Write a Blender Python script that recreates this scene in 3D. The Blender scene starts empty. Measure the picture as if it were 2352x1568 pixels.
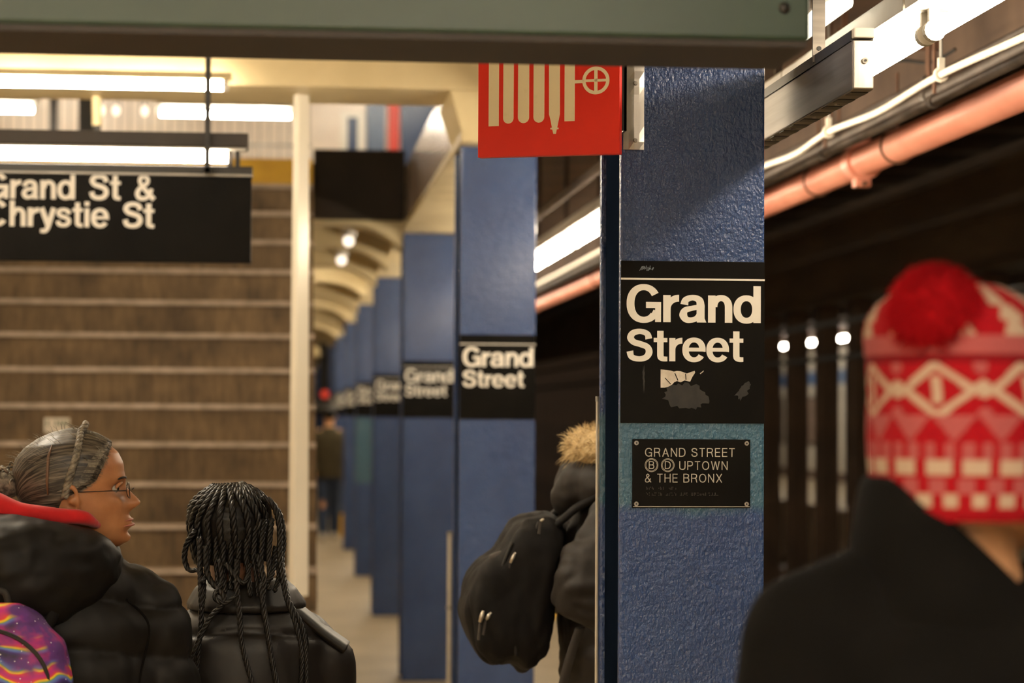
import bpy, bmesh, math, random
import numpy as np
from mathutils import Vector, Matrix, noise as mnoise

random.seed(7)
SC = bpy.context.scene
COL = SC.collection
PI = math.pi

# ------------------------------------------------------------------ camera, world, exposure
cam_data = bpy.data.cameras.new('camera')
cam = bpy.data.objects.new('camera', cam_data)
COL.objects.link(cam)
SC.camera = cam
EYE = 1.63
_th, _ph, _ro = math.radians(5.70), math.radians(1.881), math.radians(0.30)
_F = Vector((math.sin(_th)*math.cos(_ph), math.cos(_th)*math.cos(_ph), math.sin(_ph)))
_R = Vector((math.cos(_th), -math.sin(_th), 0))
_U = _R.cross(_F)
_m = Matrix((_R, _U, -_F)).transposed().to_4x4()
cam.matrix_world = Matrix.Translation((0, 0, EYE)) @ _m @ Matrix.Rotation(_ro, 4, 'Z')
cam_data.sensor_width = 36.0
cam_data.lens = 80.0
cam_data.clip_start = 0.05
cam_data.clip_end = 200
cam_data.dof.use_dof = True
cam_data.dof.focus_distance = 4.92
cam_data.dof.aperture_fstop = 3.3

world = bpy.data.worlds.new('world')
SC.world = world
world.use_nodes = True
_bg = world.node_tree.nodes.get('Background') or world.node_tree.nodes.new('ShaderNodeBackground')
_bg.inputs[0].default_value = (0.9, 0.72, 0.5, 1)
_bg.inputs[1].default_value = 0.02

SC.view_settings.view_transform = 'Standard'
SC.view_settings.look = 'None'
SC.view_settings.gamma = 1.0
SC.view_settings.use_curve_mapping = False
SC.view_settings.exposure = 0.0
SC.cycles.max_bounces = 7
SC.cycles.sample_clamp_indirect = 8.0
SC.cycles.caustics_reflective = False
SC.cycles.caustics_refractive = False

WARM = (1.0, 0.85, 0.63)
TUBE_E = 70.0

# ------------------------------------------------------------------ materials
MATS = {}
def nodes_of(name):
    m = bpy.data.materials.new(name)
    m.use_nodes = True
    nt = m.node_tree
    nt.nodes.clear()
    out = nt.nodes.new('ShaderNodeOutputMaterial')
    b = nt.nodes.new('ShaderNodeBsdfPrincipled')
    nt.links.new(b.outputs[0], out.inputs[0])
    MATS[name] = m
    return m, nt, b

def mapped(nt, scale=(1, 1, 1), coord='Object'):
    tc = nt.nodes.new('ShaderNodeTexCoord')
    mp = nt.nodes.new('ShaderNodeMapping')
    mp.inputs['Scale'].default_value = scale
    nt.links.new(tc.outputs[coord], mp.inputs[0])
    return mp.outputs[0]

def noise_tex(nt, vec, scale, detail=4, rough=0.55):
    n = nt.nodes.new('ShaderNodeTexNoise')
    n.inputs['Scale'].default_value = scale
    n.inputs['Detail'].default_value = detail
    n.inputs['Roughness'].default_value = rough
    nt.links.new(vec, n.inputs['Vector'])
    return n.outputs[0]

def ramp(nt, fac, stops):
    r = nt.nodes.new('ShaderNodeValToRGB')
    e = r.color_ramp.elements
    while len(e) < len(stops):
        e.new(0.5)
    for el, (p, c) in zip(e, stops):
        el.position = p
        el.color = (c[0], c[1], c[2], 1) if not isinstance(c, (int, float)) else (c, c, c, 1)
    nt.links.new(fac, r.inputs[0])
    return r.outputs[0]

def mixc(nt, fac, a, b, mode='MIX'):
    n = nt.nodes.new('ShaderNodeMix')
    n.data_type = 'RGBA'
    n.blend_type = mode
    if hasattr(fac, 'links'):
        nt.links.new(fac, n.inputs[0])
    else:
        n.inputs[0].default_value = fac
    for s, v in ((6, a), (7, b)):
        if hasattr(v, 'links'):
            nt.links.new(v, n.inputs[s])
        else:
            n.inputs[s].default_value = (v[0], v[1], v[2], 1)
    return n.outputs[2]

def bump(nt, b, height, strength=0.3, dist=0.01, normal=None):
    n = nt.nodes.new('ShaderNodeBump')
    n.inputs['Strength'].default_value = strength
    n.inputs['Distance'].default_value = dist
    nt.links.new(height, n.inputs['Height'])
    if normal is not None:
        nt.links.new(normal, n.inputs['Normal'])
    nt.links.new(n.outputs[0], b.inputs['Normal'])
    return n.outputs[0]

def pm(name, c1, c2=None, rough=0.5, metal=0.0, scale=6, stretch=(1, 1, 1), spread=(0.35, 0.65),
       bscale=None, bstr=0.25, bdist=0.004, coat=0.0, spec=0.5):
    """plain procedural material: two colours mixed by noise, optional relief"""
    m, nt, b = nodes_of(name)
    b.inputs['Roughness'].default_value = rough
    b.inputs['Metallic'].default_value = metal
    b.inputs['Specular IOR Level'].default_value = spec
    if coat:
        b.inputs['Coat Weight'].default_value = coat
    v = mapped(nt, stretch)
    if c2 is None:
        c2 = tuple(x*0.85 for x in c1)
    n = noise_tex(nt, v, scale)
    nt.links.new(ramp(nt, n, [(spread[0], c2), (spread[1], c1)]), b.inputs['Base Color'])
    if bscale:
        bump(nt, b, noise_tex(nt, v, bscale, 3), bstr, bdist)
    return m

def emit(name, col, strength):
    m = bpy.data.materials.new(name)
    m.use_nodes = True
    nt = m.node_tree
    nt.nodes.clear()
    out = nt.nodes.new('ShaderNodeOutputMaterial')
    e = nt.nodes.new('ShaderNodeEmission')
    e.inputs[0].default_value = (*col, 1)
    e.inputs[1].default_value = strength
    nt.links.new(e.outputs[0], out.inputs[0])
    MATS[name] = m
    return m

def paint_column(name, teal=None):
    """thick, many-coated glossy blue paint; optional teal repaint band (z0, z1) in object space"""
    m, nt, b = nodes_of(name)
    b.inputs['Roughness'].default_value = 0.24
    b.inputs['Coat Weight'].default_value = 0.35
    b.inputs['Coat Roughness'].default_value = 0.15
    v = mapped(nt)
    big = noise_tex(nt, v, 3.0, 5)
    base = ramp(nt, big, [(0.3, (0.022, 0.052, 0.168)), (0.7, (0.033, 0.075, 0.215))])
    if teal:
        sp = nt.nodes.new('ShaderNodeSeparateXYZ')
        nt.links.new(v, sp.inputs[0])
        w = noise_tex(nt, v, 9.0, 4)
        ad = nt.nodes.new('ShaderNodeMath'); ad.operation = 'MULTIPLY_ADD'
        nt.links.new(w, ad.inputs[0]); ad.inputs[1].default_value = 0.05
        nt.links.new(sp.outputs[2], ad.inputs[2])
        fac = ramp(nt, ad.outputs[0], [(teal[0]/3.0 + 0.007, 0), (teal[0]/3.0 + 0.011, 1), (teal[1]/3.0 + 0.007, 1), (teal[1]/3.0 + 0.011, 0)])
        # ramp positions run over 0..3 m
        dv = nt.nodes.new('ShaderNodeMath'); dv.operation = 'DIVIDE'
        nt.links.new(ad.outputs[0], dv.inputs[0]); dv.inputs[1].default_value = 3.0
        nt.links.new(dv.outputs[0], fac.node.inputs[0])
        base = mixc(nt, fac, base, (0.045, 0.125, 0.2))
    wear = noise_tex(nt, v, 34.0, 3)
    wf = ramp(nt, wear, [(0.70, 0), (0.76, 1)])
    base = mixc(nt, wf, base, (0.02, 0.035, 0.08))
    nt.links.new(base, b.inputs['Base Color'])
    h1 = noise_tex(nt, mapped(nt, (1, 1, 0.75)), 125.0, 3, 0.5)
    h2 = noise_tex(nt, v, 28.0, 3)
    mx = nt.nodes.new('ShaderNodeMath'); mx.operation = 'MULTIPLY_ADD'
    nt.links.new(h2, mx.inputs[0]); mx.inputs[1].default_value = 0.9
    nt.links.new(h1, mx.inputs[2])
    bump(nt, b, mx.outputs[0], 0.85, 0.007)
    return m

paint_column('blue_paint')
paint_column('blue_paint_teal', (1.428, 1.64))
paint_column('blue_paint_teal_low', (0.95, 1.60))
pm('recess_black', (0.004, 0.007, 0.014), (0.003, 0.005, 0.01), 0.6, 0, 5, spec=0.0)  # near-black, without specular, for the plates between the flanges
pm('cream_paint', (0.72, 0.6, 0.36), (0.6, 0.49, 0.28), 0.45, 0, 2.5, bscale=30, bstr=0.15)
pm('cream_dirty', (0.62, 0.51, 0.3), (0.42, 0.33, 0.17), 0.5, 0, 3.5, bscale=20, bstr=0.2)
pm('girder_face', (0.5, 0.4, 0.34), (0.17, 0.12, 0.1), 0.22, 0.25, 5, (1, 1.2, 0.25), (0.3, 0.62))
pm('fascia_brown', (0.02, 0.013, 0.0085), (0.011, 0.0075, 0.005), 0.7, 0, 3, spec=0.2)
pm('floor_concrete', (0.5, 0.41, 0.28), (0.36, 0.29, 0.19), 0.45, 0, 1.6, bscale=40, bstr=0.1)
pm('brown_ceiling', (0.16, 0.1, 0.065), (0.085, 0.05, 0.032), 0.6, 0, 3, bscale=15, bstr=0.2)
pm('track_dark', (0.12, 0.09, 0.07), (0.06, 0.045, 0.035), 0.8, 0, 2)
pm('track_column_paint', (0.1, 0.055, 0.028), (0.045, 0.026, 0.014), 0.55, 0, 4, (1, 1, 0.3))
pm('tile_white', (0.78, 0.7, 0.58), (0.62, 0.55, 0.44), 0.3, 0, 3)
pm('tile_blue', (0.1, 0.18, 0.36), None, 0.3)
pm('mezz_wall', (0.85, 0.76, 0.66), (0.68, 0.58, 0.5), 0.4, 0, 2)
pm('stainless', (0.24, 0.215, 0.19), (0.15, 0.135, 0.12), 0.42, 0.95, 3, (1, 0.4, 14))
pm('stainless_polished', (0.6, 0.56, 0.51), (0.46, 0.43, 0.39), 0.3, 1.0, 4, (14, 1, 0.6))
pm('black_metal', (0.012, 0.011, 0.01), (0.02, 0.017, 0.014), 0.4, 0.2, 5)
pm('black_enamel', (0.0042, 0.0036, 0.0031), (0.007, 0.006, 0.005), 0.42, 0, 6, spec=0.07)
pm('white_enamel', (0.95, 0.91, 0.84), (0.92, 0.88, 0.8), 0.45, 0, 10)
pm('sticker_white', (0.75, 0.68, 0.58), (0.6, 0.53, 0.44), 0.6, 0, 60)
pm('braille_highlight', (0.17, 0.15, 0.125), (0.05, 0.045, 0.04), 0.5, 0, 120)  # paler dots: their faint highlight is put into the colour
pm('smudge', (0.016, 0.0135, 0.011), (0.005, 0.0042, 0.0036), 0.55, 0, 45, (1, 1, 0.5))
pm('plaque_letter', (0.62, 0.57, 0.49), (0.5, 0.46, 0.39), 0.35, 0.2, 30)
pm('red_enamel', (0.85, 0.028, 0.012), (0.76, 0.022, 0.01), 0.4, 0, 6)
pm('cream_print', (0.9, 0.8, 0.56), (0.84, 0.74, 0.5), 0.5, 0, 50, spread=(0.2, 0.4))
pm('green_paint', (0.021, 0.05, 0.028), (0.016, 0.04, 0.023), 0.4, 0, 4)
pm('soffit_dark', (0.035, 0.026, 0.02), (0.022, 0.017, 0.014), 0.6, 0, 4)
pm('galvanised', (0.42, 0.39, 0.35), (0.3, 0.28, 0.25), 0.45, 0.6, 8)
pm('housing_white', (0.8, 0.76, 0.68), None, 0.4, 0, 5)
pm('cable_white', (0.7, 0.64, 0.54), (0.6, 0.54, 0.44), 0.5, 0, 20)
pm('conduit_grey', (0.1, 0.075, 0.058), (0.055, 0.04, 0.03), 0.5, 0.2, 6)
pm('rust_hanger', (0.2, 0.1, 0.06), (0.12, 0.06, 0.035), 0.6, 0.3, 12)
pm('pipe_red', (0.78, 0.33, 0.23), (0.66, 0.24, 0.16), 0.4, 0, 4, (1, 0.5, 1))
pm('yellow_paint', (0.85, 0.5, 0.015), (0.75, 0.42, 0.012), 0.5, 0, 8)
pm('white_post', (0.88, 0.83, 0.72), (0.8, 0.74, 0.62), 0.22, 0.1, 3, (1, 1, 0.4))
pm('rubber', (0.02, 0.018, 0.016), None, 0.8)
emit('tube_glow', WARM, TUBE_E)
emit('tube_glow_cool', (1.0, 0.9, 0.74), TUBE_E)
emit('tube_glow_fill', (1.0, 0.89, 0.73), TUBE_E*4.6)  # stronger glow for the unseen tubes added to light the column fronts
emit('globe_glow', (1.0, 0.84, 0.66), 2.2)
emit('red_glow', (1.0, 0.08, 0.04), 0.7)

def step_material():
    m, nt, b = nodes_of('stair_concrete')
    b.inputs['Roughness'].default_value = 0.7
    v = mapped(nt, (1, 0.3, 0.16))
    st = noise_tex(nt, v, 34.0, 6, 0.7)
    bl = noise_tex(nt, mapped(nt), 3.6, 5)
    c = ramp(nt, st, [(0.28, (0.06, 0.037, 0.016)), (0.5, (0.13, 0.083, 0.039)), (0.72, (0.185, 0.12, 0.06))])
    c2 = ramp(nt, bl, [(0.32, (0.5, 0.46, 0.4)), (0.6, (1.1, 1.08, 1.05))])
    nt.links.new(mixc(nt, 1.0, c, c2, 'MULTIPLY'), b.inputs['Base Color'])
    bump(nt, b, st, 0.25, 0.006)
step_material()
pm('nosing_metal', (0.34, 0.26, 0.2), (0.22, 0.165, 0.12), 0.5, 0.15, 12, (1, 1, 1), bscale=60, bstr=0.2)

# ------------------------------------------------------------------ mesh helpers
class MB:
    """collects geometry, build() links it as one mesh object"""
    def __init__(s):
        s.v, s.f = [], []
    def add(s, vs, fs):
        o = len(s.v)
        s.v += [tuple(p) for p in vs]
        s.f += [tuple(i+o for i in f) for f in fs]
        return s
    def box(s, x0, x1, y0, y1, z0, z1):
        vs = [(x, y, z) for z in (z0, z1) for y in (y0, y1) for x in (x0, x1)]
        return s.add(vs, [(0, 2, 3, 1), (4, 5, 7, 6), (0, 1, 5, 4), (2, 6, 7, 3), (0, 4, 6, 2), (1, 3, 7, 5)])
    def cyl(s, p0, p1, r0, r1=None, n=16, cap=True):
        r1 = r0 if r1 is None else r1
        p0, p1 = Vector(p0), Vector(p1)
        d = (p1-p0).normalized()
        a = d.orthogonal().normalized(); b = d.cross(a)
        vs = []
        for p, r in ((p0, r0), (p1, r1)):
            for i in range(n):
                t = 2*PI*i/n
                vs.append(p + (a*math.cos(t)+b*math.sin(t))*r)
        fs = [(i, (i+1) % n, n+(i+1) % n, n+i) for i in range(n)]
        if cap:
            fs += [tuple(range(n-1, -1, -1)), tuple(range(n, 2*n))]
        return s.add(vs, fs)
    def tube(s, pts, r, n=10, closed=False, cap=True):
        pts = [Vector(p) for p in pts]
        m = len(pts)
        rs = list(r) if hasattr(r, '__len__') else [r]*m
        vs = []
        a = None
        for i, p in enumerate(pts):
            if closed:
                d = pts[(i+1) % m]-pts[i-1]
            else:
                d = pts[min(i+1, m-1)]-pts[max(i-1, 0)]
            d = d.normalized() if d.length > 1e-9 else Vector((0, 0, 1))
            if a is None:
                a = d.orthogonal().normalized()
            else:
                a = (a-d*a.dot(d))
                a = a.normalized() if a.length > 1e-6 else d.orthogonal().normalized()
            b = d.cross(a)
            for k in range(n):
                t = 2*PI*k/n
                vs.append(p+(a*math.cos(t)+b*math.sin(t))*rs[i])
        fs = []
        for i in range(m if closed else m-1):
            j = (i+1) % m
            for k in range(n):
                fs.append((i*n+k, i*n+(k+1) % n, j*n+(k+1) % n, j*n+k))
        if cap and not closed:
            fs += [tuple(range(n-1, -1, -1)), tuple(range((m-1)*n, m*n))]
        return s.add(vs, fs)
    def sphere(s, c, r, nu=16, nv=10):
        rx, ry, rz = r if hasattr(r, '__len__') else (r, r, r)
        vs = [(c[0], c[1], c[2]-rz)]
        for j in range(1, nv):
            ph = -PI/2+PI*j/nv
            for i in range(nu):
                t = 2*PI*i/nu
                vs.append((c[0]+rx*math.cos(ph)*math.cos(t), c[1]+ry*math.cos(ph)*math.sin(t), c[2]+rz*math.sin(ph)))
        vs.append((c[0], c[1], c[2]+rz))
        fs = [(0, 1+(i+1) % nu, 1+i) for i in range(nu)]
        for j in range(nv-2):
            for i in range(nu):
                a = 1+j*nu
                fs.append((a+i, a+(i+1) % nu, a+nu+(i+1) % nu, a+nu+i))
        top = len(vs)-1; a = 1+(nv-2)*nu
        fs += [(a+i, a+(i+1) % nu, top) for i in range(nu)]
        return s.add(vs, fs)
    def prism(s, poly, axis, d0, d1):
        """extrude a 2-D polygon along an axis ('x','y','z')"""
        n = len(poly)
        def P(u, w, d):
            return {'x': (d, u, w), 'y': (u, d, w), 'z': (u, w, d)}[axis]
        vs = [P(u, w, d0) for u, w in poly]+[P(u, w, d1) for u, w in poly]
        fs = [(i, (i+1) % n, n+(i+1) % n, n+i) for i in range(n)]
        fs += [tuple(range(n-1, -1, -1)), tuple(range(n, 2*n))]
        return s.add(vs, fs)
    def loft(s, rings, cap=True):
        """rings: equal-length closed loops of points"""
        n = len(rings[0])
        vs = [p for r in rings for p in r]
        fs = []
        for j in range(len(rings)-1):
            for i in range(n):
                fs.append((j*n+i, j*n+(i+1) % n, (j+1)*n+(i+1) % n, (j+1)*n+i))
        if cap:
            fs += [tuple(range(n-1, -1, -1)), tuple(range((len(rings)-1)*n, len(rings)*n))]
        return s.add(vs, fs)
    def mesh(s, name):
        me = bpy.data.meshes.new(name)
        me.from_pydata(s.v, [], s.f)
        bm = bmesh.new(); bm.from_mesh(me)
        bmesh.ops.recalc_face_normals(bm, faces=bm.faces)
        bm.to_mesh(me); bm.free()
        return me
    def build(s, name, mat, parent=None, smooth=False, bevel=0.0, label=None, flat_mesh=False):
        if flat_mesh:
            me = bpy.data.meshes.new(name); me.from_pydata(s.v, [], s.f)
        else:
            me = s.mesh(name)
        if bevel:
            bm = bmesh.new(); bm.from_mesh(me)
            es = [e for e in bm.edges if len(e.link_faces) == 2 and e.calc_face_angle(0) > 0.6]
            bmesh.ops.bevel(bm, geom=es, offset=bevel, segments=2, affect='EDGES', profile=0.6)
            bm.to_mesh(me); bm.free()
        if smooth:
            me.polygons.foreach_set('use_smooth', [True]*len(me.polygons))
        return link(name, me, mat, parent, label)

def link(name, me, mat, parent=None, label=None):
    if mat is not None:
        me.materials.append(MATS[mat] if isinstance(mat, str) else mat)
    o = bpy.data.objects.new(name, me)
    COL.objects.link(o)
    if parent is not None:
        o.parent = parent
    if label:
        o['label'] = label
    return o

def thing(name, label, cat, loc=(0, 0, 0), rotz=0.0, group=None):
    o = bpy.data.objects.new(name, None)
    COL.objects.link(o)
    o.empty_display_size = 0.1
    o.location = loc
    o.rotation_euler = (0, 0, rotz)
    return tag(o, label, cat, group)

def tag(o, label, cat, group=None):
    o['label'] = label; o['category'] = cat
    if group:
        o['group'] = group
    return o

def struct(o):
    o['kind'] = 'structure'
    return o

def copy_thing(root, loc, label=None, rotz=None):
    def rec(o, parent):
        c = o.copy(); COL.objects.link(c)
        if parent is not None:
            c.parent = parent
        for ch in list(o.children):
            rec(ch, c)
        return c
    r = rec(root, None)
    r.location = loc
    if rotz is not None:
        r.rotation_euler = (0, 0, rotz)
    if label:
        r['label'] = label
    return r

def catmull(pts, n=8, closed=False):
    P = [Vector(p) for p in pts]
    out = []
    m = len(P)
    rng = range(m) if closed else range(m-1)
    for i in rng:
        if closed:
            p0, p1, p2, p3 = P[i-1], P[i], P[(i+1) % m], P[(i+2) % m]
        else:
            p0, p1, p2, p3 = P[max(i-1, 0)], P[i], P[i+1], P[min(i+2, m-1)]
        for k in range(n):
            t = k/n
            out.append(0.5*((2*p1)+(p2-p0)*t+(2*p0-5*p1+4*p2-p3)*t*t+(3*p1-p0-3*p2+p3)*t**3))
    if not closed:
        out.append(P[-1])
    return out

# ------------------------------------------------------------------ lettering (strokes and arcs, no font file)
def g_rect(x0, x1, y0, y1):
    return [[(x0, y0), (x1, y0), (x1, y1), (x0, y1)]]
def g_arc(cx, cy, rxo, ryo, rxi, ryi, a0, a1, n=40):
    q = []
    pw = 0.92
    def pt(rx, ry, a):
        c, s_ = math.cos(a), math.sin(a)
        return (cx+rx*math.copysign(abs(c)**pw, c), cy+ry*math.copysign(abs(s_)**pw, s_))
    for i in range(n):
        a = math.radians(a0+(a1-a0)*i/n); b = math.radians(a0+(a1-a0)*(i+1)/n)
        q.append([pt(rxo, ryo, a), pt(rxo, ryo, b), pt(rxi, ryi, b), pt(rxi, ryi, a)])
    return q
def g_stroke(pts, w, smooth=True, n=8, closed=False):
    P = [p.to_2d() for p in catmull([(x, y, 0) for x, y in pts], n, closed)] if smooth else [Vector(p) for p in pts]
    m = len(P)
    ws = w if hasattr(w, '__len__') else None
    L, R = [], []
    for i, p in enumerate(P):
        if closed:
            d = P[(i+1) % m]-P[i-1]
        else:
            d = P[min(i+1, m-1)]-P[max(i-1, 0)]
        d = d.normalized()
        k = 1.0
        if not smooth and 0 < i < m-1:
            d1 = (P[i]-P[i-1]).normalized()
            k = 1/max(0.5, abs(d1.dot(d)))
        wi = w if ws is None else np.interp(i/(m-1), np.linspace(0, 1, len(ws)), ws)
        nrm = Vector((-d.y, d.x))*wi*0.5*k
        L.append(tuple(p+nrm)); R.append(tuple(p-nrm))
    q = []
    for i in range(m if closed else m-1):
        j = (i+1) % m
        q.append([L[i], L[j], R[j], R[i]])
    return q

BOLD = {
    'G': (0.93, g_arc(0.46, 0.5, 0.46, 0.525, 0.25, 0.36, 32, 318) + g_rect(0.52, 0.925, 0.38, 0.545) + g_rect(0.765, 0.925, 0.0, 0.545)
          + g_stroke([(0.62, 0.10), (0.72, 0.16), (0.80, 0.30)], 0.17)),
    'C': (0.92, g_arc(0.46, 0.5, 0.46, 0.525, 0.25, 0.36, 34, 326)),
    'r': (0.425, g_rect(0, 0.2, 0, 0.735) + g_arc(0.425, 0.36, 0.36, 0.385, 0.225, 0.2, 90, 180, 14)),
    'a': (0.68, g_stroke([(0.13, 0.48), (0.17, 0.61), (0.34, 0.672), (0.50, 0.61), (0.537, 0.46), (0.537, 0.40)], [0.2, 0.17, 0.15, 0.18, 0.2, 0.2]) + g_rect(0.437, 0.637, 0.05, 0.42)
          + [[(0.445, 0.0), (0.68, 0.0), (0.637, 0.11), (0.437, 0.11)]]
          + g_stroke([(0.54, 0.43), (0.33, 0.385), (0.155, 0.33), (0.105, 0.20), (0.17, 0.085), (0.29, 0.062), (0.43, 0.11), (0.53, 0.25)], [0.13, 0.135, 0.16, 0.2, 0.17, 0.145, 0.14, 0.14])),
    'n': (0.65, g_rect(0, 0.2, 0, 0.735) + g_arc(0.35, 0.42, 0.30, 0.33, 0.10, 0.165, 0, 180, 24) + g_rect(0.45, 0.65, 0, 0.43)),
    'h': (0.65, g_rect(0, 0.2, 0, 1.0) + g_arc(0.35, 0.42, 0.30, 0.33, 0.10, 0.165, 0, 180, 24) + g_rect(0.45, 0.65, 0, 0.43)),
    'd': (0.735, g_arc(0.35, 0.365, 0.35, 0.385, 0.155, 0.225, 0, 360) + g_rect(0.535, 0.735, 0, 1.0)),
    'e': (0.72, g_arc(0.36, 0.365, 0.36, 0.39, 0.165, 0.235, -8, 326) + g_rect(0.12, 0.718, 0.315, 0.435)),
    'S': (0.80, g_stroke([(0.68, 0.70), (0.63, 0.86), (0.42, 0.935), (0.20, 0.88), (0.125, 0.735), (0.22, 0.60), (0.42, 0.535), (0.63, 0.445), (0.69, 0.28), (0.60, 0.125), (0.39, 0.065), (0.16, 0.13), (0.105, 0.31)],
                         [0.21, 0.18, 0.165, 0.19, 0.21, 0.19, 0.19, 0.19, 0.21, 0.19, 0.165, 0.18, 0.21])),
    's': (0.64, g_stroke([(0.53, 0.50), (0.48, 0.62), (0.31, 0.672), (0.14, 0.62), (0.115, 0.52), (0.20, 0.43), (0.40, 0.365), (0.52, 0.29), (0.53, 0.19), (0.45, 0.095), (0.29, 0.062), (0.13, 0.11), (0.095, 0.23)],
                         [0.19, 0.16, 0.14, 0.16, 0.18, 0.16, 0.16, 0.16, 0.18, 0.16, 0.14, 0.16, 0.19])),
    't': (0.43, g_rect(0.11, 0.31, 0.16, 0.96) + g_rect(0, 0.43, 0.60, 0.735) + g_stroke([(0.21, 0.26), (0.222, 0.13), (0.30, 0.075), (0.43, 0.07)], [0.2, 0.2, 0.16, 0.145])),
    'i': (0.2, g_rect(0, 0.2, 0, 0.735) + g_rect(0, 0.2, 0.83, 1.0)),
    'y': (0.70, g_stroke([(0.10, 0.735), (0.36, 0.08)], 0.21, False) + g_stroke([(0.60, 0.735), (0.40, 0.10), (0.33, -0.08), (0.24, -0.165), (0.06, -0.165)], [0.2, 0.2, 0.19, 0.17, 0.15])),
    '&': (0.86, g_stroke([(0.80, 0.04), (0.58, 0.26), (0.36, 0.50), (0.22, 0.70), (0.22, 0.86), (0.37, 0.935), (0.52, 0.86), (0.52, 0.70), (0.36, 0.57), (0.17, 0.43), (0.10, 0.26), (0.17, 0.11), (0.35, 0.065), (0.53, 0.13), (0.64, 0.28), (0.69, 0.46)],
                         [0.2, 0.19, 0.17, 0.16, 0.16, 0.15, 0.16, 0.16, 0.16, 0.18, 0.19, 0.18, 0.16, 0.16, 0.16, 0.16])),
}
LW = 0.105
THIN = {
    'G': (0.86, g_stroke([(0.79, 0.70), (0.72, 0.86), (0.46, 0.95), (0.18, 0.83), (0.06, 0.5), (0.18, 0.17), (0.46, 0.05), (0.70, 0.13), (0.79, 0.28), (0.79, 0.46)], LW) + g_rect(0.46, 0.84, 0.40, 0.50) + g_rect(0.74, 0.84, 0, 0.5)),
    'R': (0.74, g_rect(0, 0.1, 0, 1) + g_stroke([(0.05, 0.95), (0.42, 0.95), (0.62, 0.88), (0.66, 0.74), (0.61, 0.58), (0.42, 0.50), (0.05, 0.50)], LW) + g_stroke([(0.40, 0.5), (0.58, 0.42), (0.62, 0.25), (0.70, 0)], LW)),
    'A': (0.80, g_stroke([(0.05, 0), (0.40, 0.97)], LW, False) + g_stroke([(0.40, 0.97), (0.75, 0)], LW, False) + g_rect(0.18, 0.62, 0.28, 0.38)),
    'N': (0.74, g_rect(0, 0.1, 0, 1) + g_rect(0.64, 0.74, 0, 1) + g_stroke([(0.05, 0.98), (0.69, 0.02)], LW, False)),
    'D': (0.78, g_rect(0, 0.1, 0, 1) + g_stroke([(0.05, 0.95), (0.38, 0.95), (0.64, 0.82), (0.72, 0.5), (0.64, 0.18), (0.38, 0.05), (0.05, 0.05)], LW)),
    'S': (0.72, g_stroke([(0.64, 0.72), (0.57, 0.88), (0.36, 0.95), (0.14, 0.88), (0.07, 0.74), (0.16, 0.60), (0.38, 0.52), (0.60, 0.43), (0.67, 0.27), (0.58, 0.11), (0.36, 0.05), (0.12, 0.12), (0.05, 0.30)], LW)),
    'T': (0.66, g_rect(0, 0.66, 0.9, 1) + g_rect(0.28, 0.38, 0, 1)),
    'E': (0.62, g_rect(0, 0.1, 0, 1) + g_rect(0, 0.62, 0.9, 1) + g_rect(0, 0.58, 0.47, 0.57) + g_rect(0, 0.62, 0, 0.1)),
    'U': (0.74, g_stroke([(0.05, 1.0), (0.05, 0.34), (0.12, 0.13), (0.37, 0.05), (0.62, 0.13), (0.69, 0.34), (0.69, 1.0)], LW)),
    'P': (0.68, g_rect(0, 0.1, 0, 1) + g_stroke([(0.05, 0.95), (0.38, 0.95), (0.58, 0.87), (0.63, 0.71), (0.58, 0.54), (0.38, 0.46), (0.05, 0.46)], LW)),
    'O': (0.86, g_stroke([(0.43, 0.95), (0.15, 0.82), (0.05, 0.5), (0.15, 0.18), (0.43, 0.05), (0.71, 0.18), (0.81, 0.5), (0.71, 0.82)], LW, closed=True)),
    'W': (1.06, g_stroke([(0.04, 1), (0.28, 0.02)], LW, False) + g_stroke([(0.28, 0.02), (0.53, 0.97)], LW, False) + g_stroke([(0.53, 0.97), (0.78, 0.02)], LW, False) + g_stroke([(0.78, 0.02), (1.02, 1)], LW, False)),
    'H': (0.74, g_rect(0, 0.1, 0, 1) + g_rect(0.64, 0.74, 0, 1) + g_rect(0, 0.74, 0.46, 0.56)),
    'B': (0.72, g_rect(0, 0.1, 0, 1) + g_stroke([(0.05, 0.95), (0.40, 0.95), (0.60, 0.87), (0.62, 0.72), (0.56, 0.58), (0.40, 0.53), (0.05, 0.53)], LW) + g_stroke([(0.40, 0.53), (0.60, 0.46), (0.67, 0.29), (0.60, 0.11), (0.40, 0.05), (0.05, 0.05)], LW)),
    'X': (0.76, g_stroke([(0.05, 0), (0.71, 1)], LW, False) + g_stroke([(0.05, 1), (0.71, 0)], LW, False)),
    '&': (0.80, g_stroke([(0.76, 0.02), (0.52, 0.32), (0.27, 0.64), (0.22, 0.82), (0.36, 0.95), (0.50, 0.82), (0.46, 0.68), (0.18, 0.46), (0.06, 0.25), (0.15, 0.08), (0.34, 0.05), (0.56, 0.18), (0.68, 0.46)], LW)),
}
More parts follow.
